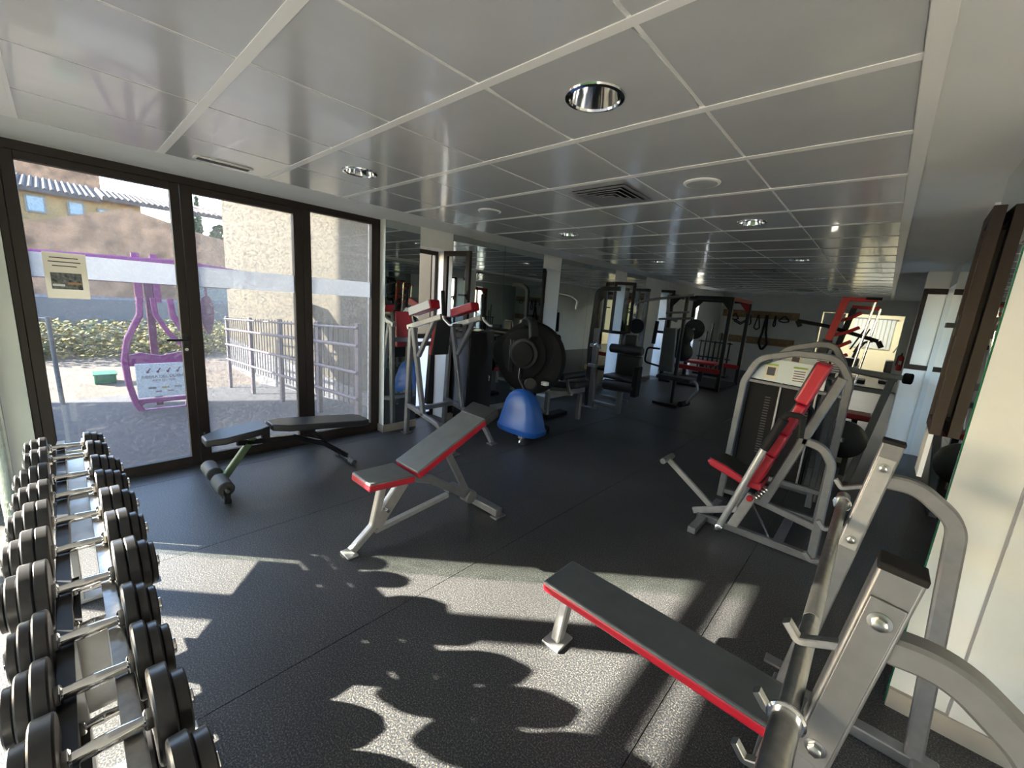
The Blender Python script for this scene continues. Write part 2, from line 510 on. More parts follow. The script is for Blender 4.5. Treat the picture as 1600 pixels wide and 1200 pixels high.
def where(x, y):
    row = {1: 'nearest', 3: 'second', 6: 'third', 9: 'fourth', 11: 'farthest'}[int(y)]
    return row, ('window' if x < -2 else 'right-hand')
for (x, y) in DL:
    row, side = where(x, y)
    cx = (TX[1]+TX[2])/2 if x > -2 else (TX[4]+TX[5])/2
    j = min(range(24), key=lambda q: abs((TY[q]+TY[q+1])/2-y)); cy = (TY[j]+TY[j+1])/2
    t = thing('downlight', '%s round chrome recessed downlight in the ceiling row on the %s side' % (row, side), 'downlight', (cx, cy, CEIL), 'recessed ceiling downlights')
    n = 32
    b = MB()
    ring = [(0.0, 0.116), (-0.006, 0.114), (-0.008, 0.100), (0.0, 0.096)]
    for i, (dz, rr) in enumerate(ring):
        for k in range(n): b.v.append(V(cx+rr*math.cos(2*PI*k/n), cy+rr*math.sin(2*PI*k/n), CEIL+dz))
    for i in range(3):
        for k in range(n): b.f.append((i*n+k, i*n+(k+1) % n, (i+1)*n+(k+1) % n, (i+1)*n+k))
    b.build('trim_ring', 'chrome', t)
    b = MB()
    prof = [(0.0, 0.096), (0.05, 0.088), (0.10, 0.072), (0.14, 0.05)]
    for dz, rr in prof:
        for k in range(n): b.v.append(V(cx+rr*math.cos(2*PI*k/n), cy+rr*math.sin(2*PI*k/n), CEIL+dz))
    for i in range(3):
        for k in range(n): b.f.append((i*n+k, (i+1)*n+k, (i+1)*n+(k+1) % n, i*n+(k+1) % n))
    b.f.append(tuple(3*n+k for k in range(n)))
    b.build('reflector', 'chrome', t)
    MB().lathe((cx, cy, CEIL+0.09), (0,0,1), [(0,0.012),(0.01,0.022),(0.05,0.024)], 16).build('bulb', 'white_board', t)
for (i, y, nm) in ((1, 2.74, 'right-hand'), (4, 2.73, 'window')):
    cx = (TX[i]+TX[i+1])/2; cy = (TY[4]+TY[5])/2
    t = thing('ceiling_speaker', 'round white ceiling speaker in a tile on the %s side' % nm, 'speaker', (cx, cy, CEIL), 'ceiling speakers')
    MB().lathe((cx, cy, CEIL-0.008), (0,0,1), [(0,0.096),(0.002,0.105),(0.009,0.108)], 32).build('frame', 'runner', t)
    MB().lathe((cx, cy, CEIL-0.010), (0,0,1), [(0,0.088),(0.004,0.09)], 32).build('grille', 'tile_paint', t)
for (y, nm) in ((2.74, 'nearest'), (7.57, 'middle'), (12.07, 'farthest')):
    cx = (TX[2]+TX[3])/2
    j = min(range(24), key=lambda q: abs((TY[q]+TY[q+1])/2-y)); cy = (TY[j]+TY[j+1])/2
    t = thing('air_diffuser', '%s square louvred air diffuser in the ceiling' % nm, 'diffuser', (cx, cy, CEIL), 'ceiling air diffusers')
    def sq(b, h, zo, zi, wd):
        q = [(-1,-1),(1,-1),(1,1),(-1,1)]
        vs = [(cx+a*h, cy+c*h, CEIL+zo) for a, c in q]+[(cx+a*(h-wd), cy+c*(h-wd), CEIL+zi) for a, c in q]
        vs += [(x_, y_, z_+0.003) for x_, y_, z_ in vs]
        fs = []
        for k in range(4):
            l = (k+1) % 4
            fs += [(k, l, 4+l, 4+k), (8+k, 12+k, 12+l, 8+l), (k, 8+k, 8+l, l), (4+k, 4+l, 12+l, 12+k)]
        b.add(vs, fs); return b
    MB().box((cx-0.20, cy-0.20, CEIL-0.002), (cx+0.20, cy+0.20, CEIL)).build('plenum', 'black', t)
    sq(MB(), 0.215, -0.014, -0.014, 0.03).build('frame', 'louvre', t)
    for h in (0.175, 0.13, 0.085, 0.045): sq(MB(), h, -0.022, -0.006, 0.038).build('louvre', 'louvre', t)
t = thing('slot_vent', 'small white slotted grille in the ceiling above the glass door', 'vent', (-3.58, 0.85, CEIL))
MB().box((-3.62, 0.68, CEIL-0.012), (-3.54, 1.02, CEIL)).build('frame', 'runner', t, 0.003)
for k in range(3): MB().box((-3.607+k*0.022, 0.70, CEIL-0.016), (-3.597+k*0.022, 1.0, CEIL-0.011)).build('slat', 'grille', t)

# ------------------------------------------------------------------ mirrors
def mirror(x, y0, y1, side, label, z0=0.09, z1=2.455):
    t = thing('wall_mirror', label, 'mirror', (x, (y0+y1)/2, z0), 'mirrors on the walls')
    xx = x+0.006*side
    MB().box((x, y0, z0), (xx-0.0005*side, y1, z1)).build('backing', 'mirror_edge', t)
    MB().box((xx-0.0005*side, y0+0.001, z0+0.001), (xx, y1-0.001, z1-0.001)).build('mirror_pane', 'mirror', t)
mirror(XM, 2.503, 2.957, 1, 'narrow wall mirror behind the dip station beside the glass doors')
mirror(XM, 3.462, 4.42, 1, 'wall mirror panel behind the open window leaf')
mirror(XM, 4.424, 5.328, 1, 'wall mirror panel behind the black round machine')
mirror(XM, 5.822, 6.76, 1, 'wall mirror panel left of the arched machine')
mirror(XM, 6.764, 7.698, 1, 'wall mirror panel reflecting the arched machine')
mirror(XM, 8.202, 9.15, 1, 'farthest mirror panel on the window wall')
mirror(XR, YS+0.001, 3.255, -1, 'mirror with green edge behind the folded window leaf', 0.0, 2.455)
mirror(XW, 4.085, 6.895, -1, 'long mirror on the right wall beside the machines', 0.0)
mirror(XW, 8.005, 11.395, -1, 'far mirror on the right wall', 0.0)

# ------------------------------------------------------------------ glass front
def glazing():
    F = MB()
    x0, x1 = -4.46, -4.385
    F.box((x0, -0.225, 2.40), (x1, 2.50, CEIL))                         # head
    F.box((x0, -0.225, 0), (x1, -0.185, 2.40)).box((x0, 2.47, 0), (x1, 2.50, 2.40)).box((x0, -0.225, 0), (x1, 2.50, 0.025))
    struct(F.build('trim_1', 'bronze', bevel=0.003))
    def leafdoor(name, y0, y1, st, pane, zb=0.095, zt=2.345):
        b = MB()
        b.box((x0+0.01, y0, 0.027), (x1+0.006, y0+st, 2.398)).box((x0+0.01, y1-st, 0.027), (x1+0.006, y1, 2.398))
        b.box((x0+0.01, y0+st, 0.027), (x1+0.006, y1-st, zb)).box((x0+0.01, y0+st, zt), (x1+0.006, y1-st, 2.398))
        o = struct(b.build(name, 'bronze', bevel=0.003))
        MB().box((XG-0.004, y0+st-0.005, zb-0.005), (XG+0.004, y1-st+0.005, zt+0.005)).build('pane', pane, o)
        MB().box((XG+0.0045, y0+st+0.001, 1.60), (XG+0.0055, y1-st-0.001, 1.765)).build('frosted_band', 'film', o)
        return o
    d1 = leafdoor('door_1', -0.183, 0.722, 0.060, 'glass_dirty_a')
    d2 = leafdoor('door_2', 0.728, 1.660, 0.080, 'glass_dirty_b')
    w1 = leafdoor('window_1', 1.664, 2.468, 0.075, 'glass_dirty_b', 0.11, 2.395)
    # lever handle
    MB().box((x1+0.005, 0.668, 1.04), (x1+0.014, 0.702, 1.20)).cyl((x1+0.01, 0.685, 1.15), (x1+0.055, 0.685, 1.15), 0.011).cyl((x1+0.05, 0.70, 1.15), (x1+0.05, 0.555, 1.15), 0.011).build('door_handle', 'black_steel', d1)
    MB().cyl((x1+0.005, 0.685, 1.065), (x1+0.022, 0.685, 1.065), 0.013).build('lock_cylinder', 'chrome', d1)
    MB().cyl((x1+0.0, 0.76, 0.30), (x1+0.02, 0.76, 0.30), 0.008).build('bolt', 'chrome', d2)
glazing()
# notice on the door glass
def notice():
    xg = XG+0.0062
    t = thing('notice', 'cream paper notice with a photo taped on the left glass door', 'notice', (xg, 0.045, 1.45))
    MB().box((xg, -0.062, 1.455), (xg+0.0015, 0.150, 1.775)).build('sheet', 'notice_paper', t)
    MB().box((xg+0.0016, -0.035, 1.52), (xg+0.002, 0.118, 1.635)).build('photo', 'poster_photo', t)
    MB().box((xg+0.0021, 0.045, 1.555), (xg+0.0024, 0.115, 1.57)).build('photo_detail', 'poster_wood', t)
    MB().box((xg+0.0021, -0.03, 1.54), (xg+0.0024, 0.03, 1.555)).build('photo_detail', 'white_board', t)
    for k, (a, b) in enumerate(((-0.03, 0.11), (-0.038, 0.12), (-0.02, 0.10))):
        MB().box((xg+0.0016, a, 1.735-k*0.028), (xg+0.002, b, 1.742-k*0.028)).build('text_line', 'ink', t)
notice()
# open glass leaf at the corner, seen almost edge-on at the left border
t = thing('glass_leaf', 'smeared glass leaf standing open at the left edge behind the dumbbells', 'glass panel', (-3.9, -0.36, 0))
MB().box((-4.30, -0.364, 0.05), (-3.72, -0.356, 2.30)).build('pane', 'glass_leaf', t)
MB().box((-4.345, -0.375, 0.0), (-4.30, -0.345, 2.35)).build('stile', 'silver_light', t)
MB().box((-4.30, -0.372, 0.0), (-3.72, -0.348, 0.05)).build('bottom_rail', 'silver_light', t)

# ------------------------------------------------------------------ windows of the left and right wall
def casement(name, label, hinge, ang, wd, z0, z1, flip=1, TH=0.042):
    """leaf from hinge point along direction ang"""
    t = thing(name, label, 'window', (hinge[0], hinge[1], z0), 'casement leaves')
    dx, dy = math.cos(ang), math.sin(ang)
    nx, ny = -dy*flip, dx*flip
    h = Vector((hinge[0], hinge[1], 0))
    def P(u, d, z): return h+Vector((dx*u+nx*d, dy*u+ny*d, z))
    def bar(b, u0, u1, za, zb, d0=0.0, d1=TH):
        b.hexa([P(u0,d0,za), P(u1,d0,za), P(u1,d1,za), P(u0,d1,za), P(u0,d0,zb), P(u1,d0,zb), P(u1,d1,zb), P(u0,d1,zb)])
        return b
    s_ = 0.062
    bar(MB(), 0, s_, z0, z1).build('stile', 'bronze', t, 0.002)
    bar(MB(), wd-s_, wd, z0, z1).build('stile', 'bronze', t, 0.002)
    bar(MB(), s_, wd-s_, z0, z0+s_).build('rail', 'bronze', t, 0.002)
    bar(MB(), s_, wd-s_, z1-s_, z1).build('rail', 'bronze', t, 0.002)
    bar(MB(), s_-0.004, wd-s_+0.004, z0+s_-0.004, z1-s_+0.004, TH*0.4, TH*0.6).build('pane', 'glass', t)
    zc = (z0+z1)/2
    b = MB(); bar(b, wd-0.045, wd-0.02, zc-0.05, zc+0.05, TH, TH+0.01); bar(b, wd-0.04, wd-0.025, zc-0.012, zc+0.012, TH+0.01, TH+0.038); bar(b, wd-0.13, wd-0.02, zc-0.012, zc+0.012, TH+0.028, TH+0.043)
    b.build('handle', 'black_steel', t)
for k, (a, b_) in enumerate(LW):
    F = MB()
    F.box((-4.64, a, 0), (-4.58, a+0.05, 2.25)).box((-4.64, b_-0.05, 0), (-4.58, b_, 2.25)).box((-4.64, a+0.05, 2.20), (-4.58, b_-0.05, 2.25)).box((-4.64, a+0.05, 1.10), (-4.58, b_-0.05, 1.16)).box((-4.64, a+0.05, 0), (-4.58, b_-0.05, 0.05))
    o = struct(F.build('window_%d' % (k+2), 'bronze'))
    MB().box((-4.615, a+0.05, 0.05), (-4.605, b_-0.05, 1.10)).build('lower_pane', 'frosted', o)
casement('window_leaf', 'brown casement leaf swung into the room above the dip station', (-4.34, 3.40), math.radians(8), 0.44, 1.17, 2.24, -1)
casement('window_leaf', 'brown casement leaf open against the reveal behind the black round machine', (-4.56, 5.36), math.radians(0), 0.30, 1.17, 2.24, 1)
casement('window_leaf', 'brown casement leaf swung open beside the arched machine', (-4.33, 7.80), math.radians(22), 0.44, 1.17, 2.24, 1)
casement('window_leaf', 'farthest open casement leaf on the window wall by the black rack', (-4.40, 10.12), math.radians(15), 0.42, 1.17, 2.24, 1)
for k, (a, b_) in enumerate(RW):
    F = MB()
    xa, xb = XW+0.30, XW+0.36
    F.box((xa, a, 0), (xb, a+0.05, 2.25)).box((xa, b_-0.05, 0), (xb, b_, 2.25)).box((xa, a+0.05, 2.20), (xb, b_-0.05, 2.25)).box((xa, a+0.05, 1.10), (xb, b_-0.05, 1.16)).box((xa, a+0.05, 0), (xb, b_-0.05, 0.05))
    o = struct(F.build('window_%d' % (k+7), 'bronze'))
    MB().box((xa+0.025, a+0.05, 0.05), (xa+0.035, b_-0.05, 1.10)).build('lower_pane', 'frosted', o)
casement('window_leaf', 'brown casement leaf folded flat against the right mirror near the camera', (0.302, 3.23), math.radians(-91.5), 0.35, 1.17, 2.25, -1, 0.042)
# ------------------------------------------------------------------ room beyond the doorway
struct(MB().box((-3.2, 19.2, 0), (1.6, 19.4, 2.7)).box((-3.3, 15.4, 0), (-3.1, 19.4, 2.7)).box((1.5, 15.4, 0), (1.7, 19.4, 2.7)).build('wall_annex', 'cream'))
struct(MB().box((-3.3, 15.2, -0.2), (1.7, 19.4, -0.002)).build('floor_annex', 'rubber_floor'))
struct(MB().box((-3.3, 15.4, 2.65), (1.7, 19.4, 2.8)).build('ceiling_annex', 'plaster_ceiling'))
t = thing('added_lamp', 'unseen panel lamp added to light the room beyond the doorway', 'lamp', (-0.6, 17.4, 2.62))  # panel added overhead, out of view, to brighten the far room
MB().box((-1.2, 17.0, 2.61), (0.0, 17.9, 2.65)).build('housing', 'white_board', t)
MB().box((-1.17, 17.03, 2.603), (-0.03, 17.87, 2.61)).build('diffuser', 'added_lamp_glow', t)
t = thing('vertical_blind', 'pale vertical blind on the wall of the room beyond', 'blind', (-0.4, 19.18, 1.2))
for k in range(10): MB().box((-0.9+k*0.11, 19.15, 1.0), (-0.815+k*0.11, 19.17, 2.0)).build('slat', 'placard', t)
MB().box((-0.95, 19.14, 2.0), (0.25, 19.18, 2.04)).build('head_rail', 'silver', t)
F = MB().box((DX0-0.06, YB-0.02, 0), (DX0, YB+0.21, DH+0.06)).box((DX1, YB-0.02, 0), (DX1+0.07, YB+0.21, DH+0.06)).box((DX0, YB-0.02, DH), (DX1, YB+0.21, DH+0.06))
struct(F.build('trim_2', 'door_white', bevel=0.004))
o = struct(MB().box((DX0+0.05, YB+0.02, 0.01), (DX0+0.55, YB+0.06, DH-0.02)).build('door_3', 'door_white', bevel=0.004))
MB().cyl((DX0+0.49, YB+0.02, 1.02), (DX0+0.49, YB-0.03, 1.02), 0.012).cyl((DX0+0.49, YB-0.03, 1.02), (DX0+0.39, YB-0.03, 1.02), 0.01).build('door_handle', 'steel', o)
# fire extinguisher by the doorway
t = thing('fire_extinguisher', 'red fire extinguisher hung on the far wall right of the doorway', 'extinguisher', (0.42, 15.10, 0.60))
t.location = (0.42, 15.10, 0.62); ORG[t.name] = Vector(t.location)
MB().lathe((0.42, 15.10, 0.62), (0,0,1), [(0,0.06),(0.01,0.068),(0.34,0.068),(0.38,0.05),(0.41,0.022),(0.44,0.02)], 20).build('cylinder', 'extinguisher_red', t)
MB().box((0.41, 15.03, 1.06), (0.43, 15.14, 1.10)).box((0.405,15.08,1.03),(0.435,15.12,1.07)).build('valve', 'black', t)
MB().tube([(0.42,15.06,1.05),(0.355,15.04,1.0),(0.345,15.04,0.75)], 0.009).build('hose', 'black', t)
MB().box((0.39, 15.028, 0.78), (0.45, 15.034, 0.88)).build('label_patch', 'white_board', t)
MB().box((0.37, 15.165, 0.72), (0.47, 15.20, 0.98)).build('bracket', 'steel', t)
# peg boards with straps on the far wall
for (z0, z1, lab) in ((1.74, 1.97, 'upper wooden peg board with straps on the far wall'), (0.91, 1.14, 'lower wooden peg board on the far wall')):
    t = thing('peg_board', lab, 'peg board', (-3.1, YB, z0), 'peg boards on the far wall')
    MB().box((-4.2, YB-0.025, z0), (-2.03, YB, z1)).build('board', 'wood', t, 0.004)
    for k in range(9):
        x = -4.05+k*0.235
        MB().cyl((x, YB-0.025, z0+0.10), (x, YB-0.12, z0+0.13), 0.014, 10).build('peg', 'silver_light', t)
for k, (x, L, sp) in enumerate(((-3.80, 0.18, 0.12), (-3.35, 0.30, 0.05), (-3.11, 0.42, 0.08), (-2.64, 0.30, 0.03), (-2.40, 0.16, 0.15))):
    single(MB().tube([(x, YB-0.10, 1.86), (x-sp, YB-0.09, 1.86-L), (x, YB-0.085, 1.84-L*1.12), (x+sp, YB-0.09, 1.86-L), (x+0.004, YB-0.10, 1.86)], 0.02, (0,1,0), 0.03, 8),
           'resistance_band', 'strap', '%s black strap looped over the upper peg board' % ['leftmost', 'second', 'middle', 'fourth', 'rightmost'][k], 'strap', (x, YB-0.10, 1.86-L*1.1), group='straps on the far wall')
single(MB().tube([(-2.88, YB-0.11, 1.86), (-2.92, YB-0.10, 1.30), (-2.98, YB-0.09, 0.98), (-2.86, YB-0.09, 0.72), (-2.74, YB-0.09, 0.95), (-2.82, YB-0.10, 1.30), (-2.87, YB-0.11, 1.86)], 0.035, (0,1,0), 0.06, 8),
       'suspension_trainer', 'strap', 'long black suspension strap with hanging grip loop on the far wall', 'strap', (-2.88, YB-0.10, 0.7))

# ------------------------------------------------------------------ dumbbell rack and dumbbells
YD = -0.035
def rack():
    t = thing('dumbbell_rack', 'two tier steel dumbbell rack standing along the left edge', 'rack', (-2.0, YD, 0))
    for (z, l0) in ((0.63, -3.55), (0.255, -2.55)):
        for y in (YD+0.05, YD-0.05):
            b = MB(); b.box((l0, y-0.016, z), (-0.55, y+0.016, z+0.012)); b.box((l0, y+(0.016 if y > YD else -0.016)-0.004, z-0.045), (-0.55, y+(0.016 if y > YD else -0.016)+0.004, z+0.0))
            b.build('rail', 'black_steel' if y < YD else 'steel', t)
    for x in (-3.50, -2.78, -1.62, -0.60):
        for y in (YD-0.045, YD+0.045):
            MB().box((x-0.03, y-0.014, 0.02), (x+0.03, y+0.014, 0.60)).build('post', 'silver_light', t, 0.003)
        MB().box((x-0.004, YD-0.034, 0.30), (x+0.004, YD+0.034, 0.585)).build('gusset_plate', 'silver_light', t)
        MB().box((x-0.035, YD-0.23, 0.0), (x+0.035, YD+0.23, 0.022)).build('foot', 'silver_light', t, 0.004)
    MB().prism([(-3.43, YD-0.066, 0.47), (-2.30, YD-0.066, 0.165), (-2.30, YD-0.066, 0.575), (-3.43, YD-0.066, 0.575)], (0, 0.004, 0)).build('side_panel', 'silver_light', t)
    for k in range(2):
        x0, x1 = (-3.46, -2.74)[k], (-2.82, -2.25)[k]
        MB().box((x0, YD-0.033, 0.565), (x1, YD+0.033, 0.572)).build('shelf_plate', 'silver_light', t)
rack()
def dumbbell(x, z, rad, plates, label, hl=0.072, grp='dumbbells on the upper tier', YD=YD):
    t = thing('dumbbell', label, 'dumbbell', (x, YD, z), grp)
    b = MB().lathe((x, YD-hl, z), (0,1,0), [(0,0.014),(0.03,0.0145),(0.05,0.0165),(hl,0.0175),(2*hl-0.05,0.0165),(2*hl-0.03,0.0145),(2*hl,0.014)], 14)
    b.build('handle', 'chrome', t)
    for s in (-1, 1):
        MB().lathe((x, YD+s*hl, z), (0,-s,0), [(0,0.024),(0.004,0.026),(0.012,0.026),(0.016,0.020)], 6).build('nut', 'chrome', t)
        y = hl
        for k, (rr, th) in enumerate(plates):
            R_ = rad*rr
            pl = MB().lathe((x, YD+s*y, z), (0,s,0), [(0, R_-0.0035), (0.0035, R_), (th-0.0035, R_), (th, R_-0.0035)], 32).build('plate', 'rubber_plate', t)
            if k == 0:
                MB().lathe((x, YD+s*(y+0.0004), z), (0,-s,0), [(0, R_-0.006), (0.0012, R_-0.007)], 32).build('plate_face', 'plate_face', pl)
            y += th+0.0015
        MB().lathe((x, YD+s*y, z), (0,s,0), [(0,0.022),(0.006,0.022),(0.008,0.018)], 14).build('end_cap', 'chrome', t)
UX = [-3.36,-3.15,-2.84,-2.60,-2.32,-2.06,-1.78,-1.51,-1.295,-1.085,-0.875]
UR = [0.070,0.076,0.088,0.088,0.100,0.100,0.110,0.096,0.098,0.106,0.092]
PL = [[(1,.028),(.9,.028),(.72,.022)],[(1,.028),(.9,.028),(.7,.022)],[(1,.03),(.9,.027),(.78,.026),(.55,.018)],[(1,.03),(.9,.027),(.78,.026),(.55,.018)],
      [(1,.031),(1,.031),(.75,.024),(.6,.017)],[(1,.031),(1,.031),(.75,.024),(.6,.017)],[(1,.029),(1,.029),(.78,.025),(.66,.017)],[(1,.028),(.86,.024),(.66,.02)],
      [(1,.028),(.86,.024),(.66,.02)],[(1,.036),(.72,.028)],[(1,.036),(.86,.03)]]
ords = ['farthest', 'second', 'third', 'fourth', 'fifth', 'sixth', 'seventh', 'eighth', 'ninth', 'tenth', 'eleventh']
desc = ['small three-plate', 'small three-plate', 'medium four-plate', 'medium four-plate', 'thick four-plate', 'thick four-plate', 'thick four-plate', 'three-plate', 'three-plate', 'large two-plate', 'partly visible two-plate']
for k in range(11):
    dumbbell(UX[k], 0.66, UR[k], PL[k], '%s black dumbbell, %s from the glass door on the upper tier' % (desc[k], ords[k]), YD=[-0.062,-0.056,-0.05,-0.045,-0.042,-0.04,-0.038,-0.036,-0.033,-0.022,-0.015][k])
LX = [-2.40, -2.12, -1.86, -1.59, -1.33, -1.07]
for k, x in enumerate(LX):
    dumbbell(x, 0.285, 0.095, [(1,.036),(1,.034),(.85,.03)], '%s black dumbbell from the glass door on the lower tier' % ords[k], 0.055, 'dumbbells on the lower tier')

# ------------------------------------------------------------------ padded boards
def padbox(parent, name, o, ax, up, L, W0, W1, th, m_top, m_side=None, bev=0.015, top_th=0.012, tip=0.0):
    """pad from o along ax (length L), width W0->W1, its top surface at o; returns object"""
    o, ax, up = Vector(o), Vector(ax).normalized(), Vector(up)
    sd = ax.cross(up).normalized(); n = sd.cross(ax)
    def ring(h, ins=0.0):
        return [o+sd*(-W0/2+ins)+n*h+ax*ins, o+ax*(L-ins)+sd*(-W1/2+ins)+n*h, o+ax*(L-ins)+sd*(W1/2-ins)+n*h, o+sd*(W0/2-ins)+n*h+ax*ins]
    if m_side is None:
        return MB().hexa(ring(-th)+ring(0)).build(name, m_top, parent, bev, 4)
    b = MB().hexa(ring(-th)+ring(-0.004)).build(name, m_side, parent, bev*0.8, 4)
    MB().hexa(ring(-top_th-0.006, 0.002)+ring(0, 0.002)).build('pad_cover', m_top, b, min(bev, top_th)*0.9, 3)
    return b

# dark adjustable bench at the window
def dark_bench():
    x = -3.74
    t = thing('adjustable_bench', 'black adjustable bench with torn seat and foam rollers by the glass doors', 'bench', (x, 1.2, 0))
    def hexpad(name, y0, y1, z0, z1, w0, wm, w1, th, c0=0.09, c1=0.07):
        pts = [(-w0/2, 0), (-wm/2, c0), (-wm/2, (y1-y0)-c1), (-w1/2, y1-y0), (w1/2, y1-y0), (wm/2, (y1-y0)-c1), (wm/2, c0), (w0/2, 0)]
        sl = (z1-z0)/(y1-y0)
        q = [(x+a, y0+b, z0+b*sl-th) for a, b in pts]
        return MB().prism(q, (0, 0, th)).build(name, 'black_vinyl', t, 0.012, 3)
    s1 = hexpad('seat', 0.64, 1.08, 0.455, 0.505, 0.15, 0.27, 0.20, 0.055, 0.12)
    MB().box((x-0.06, 0.642, 0.408), (x+0.06, 0.70, 0.428)).build('torn_foam', 'yellow_foam', s1, 0.006)
    hexpad('backrest', 1.10, 1.97, 0.505, 0.415, 0.16, 0.28, 0.20, 0.058, 0.12, 0.08)
    MB().rect([(x, 0.86, 0.37), (x, 1.30, 0.335), (x, 1.56, 0.22), (x, 1.78, 0.045)], 0.045, 0.045, (1,0,0), 0.1).build('spine', 'black_gloss', t)
    MB().rect([(x, 0.98, 0.40), (x, 0.74, 0.07)], 0.045, 0.05, (1,0,0)).build('front_leg', 'green_paint', t)
    MB().box((x-0.02, 1.04, 0.33), (x+0.02, 1.10, 0.45)).build('hinge_bracket', 'black_steel', t)
    MB().beam((x, 1.42, 0.41), (x, 1.60, 0.20), 0.02, 0.025).build('support_strut', 'black_gloss', t)
    MB().box((x-0.30, 0.685, 0.0), (x+0.30, 0.735, 0.035)).build('front_foot', 'black_gloss', t, 0.005)
    MB().cyl((x-0.30, 0.71, 0.11), (x+0.32, 0.71, 0.11), 0.014, 12).build('roller_axle', 'steel', t)
    for s in (-1, 1):
        MB().cyl((x+s*0.06, 0.71, 0.11), (x+s*0.28, 0.71, 0.11), 0.058, 24, 0.008).build('foam_roller', 'foam', t)
        MB().box((x+s*0.285-0.012, 0.69, 0.02), (x+s*0.285+0.012, 0.73, 0.11)).build('roller_bracket', 'black_gloss', t)
    MB().cyl((x-0.16, 1.77, 0.03), (x+0.16, 1.77, 0.03), 0.022, 16).build('rear_foot', 'black_gloss', t)
    for s in (-1, 1): MB().cyl((x+s*0.10, 1.77, 0.03), (x+s*0.19, 1.77, 0.03), 0.030, 16, 0.005).build('foot_grip', 'foam', t)
dark_bench()

# grey and red incline bench
def red_bench():
    x = -2.27
    t = thing('incline_bench', 'grey and red incline bench raised at the back in the middle of the floor', 'bench', (x, 1.6, 0))
    padbox(t, 'seat', (x, 1.17, 0.505), (0, 1, -0.06), (0,0,1), 0.32, 0.24, 0.28, 0.055, 'grey_vinyl', 'red_vinyl')
    a = Vector((0, 0.74, 0.335)).normalized()
    bk = padbox(t, 'backrest', (x, 1.50, 0.50), a, (0,0,1), 0.80, 0.28, 0.28, 0.06, 'grey_vinyl', 'red_vinyl')
    n = Vector((0, -a.z, a.y)); o = Vector((x, 1.50, 0.50))+a*0.655-n*0.064
    q = [o+V(-0.145,0,0), o+a*0.152+V(-0.145,0,0), o+a*0.152+V(0.145,0,0), o+V(0.145,0,0)]
    MB().hexa(q+[p+n*0.069 for p in q]).build('head_cover', 'black_vinyl', bk, 0.014, 4)
    MB().box((x-0.09, 1.20, 0.425), (x-0.05, 1.24, 0.455)).build('seat_bracket', 'steel', t)
    MB().rect([(x, 1.33, 0.45), (x, 1.26, 0.14), (x, 1.11, 0.02)], 0.05, 0.05, (1,0,0), 0.03).build('front_post', 'silver_light', t)
    MB().box((x-0.055, 1.06, 0), (x+0.055, 1.13, 0.012)).build('foot_plate', 'silver_light', t, 0.003)
    MB().rect([(x, 1.30, 0.43), (x, 1.50, 0.425), (x, 1.72, 0.34), (x, 2.12, 0.07)], 0.05, 0.06, (1,0,0), 0.12).build('main_beam', 'silver', t)
    MB().rect([(x, 1.27, 0.13), (x, 1.48, 0.39)], 0.045, 0.09, (1,0,0)).build('gusset', 'silver_light', t)
    MB().beam((x, 1.27, 0.10), (x, 1.88, 0.165), 0.04, 0.03).build('lower_bar', 'silver_light', t)
    MB().rect([(x, 1.84, 0.56), (x, 2.10, 0.09)], 0.04, 0.05, (1,0,0)).build('support_strut', 'silver', t)
    MB().box((x-0.03, 1.78, 0.545), (x+0.03, 1.87, 0.60)).build('strut_bracket', 'steel', t)
    MB().cyl((x-0.05, 2.10, 0.09), (x+0.05, 2.10, 0.09), 0.055, 24, 0.006).build('pivot_plate', 'silver', t)
    MB().cyl((x+0.02, 1.33, 0.25), (x+0.07, 1.33, 0.25), 0.012, 12).build('adjust_pin', 'chrome', t)
    MB().box((x-0.31, 2.13, 0.012), (x+0.30, 2.20, 0.07)).build('rear_foot', 'silver', t, 0.006)
    for s in (-1, 1): MB().box((x+s*0.29-0.035, 2.11, 0), (x+s*0.29+0.035, 2.22, 0.013)).build('rear_foot_plate', 'silver', t, 0.003)
red_bench()

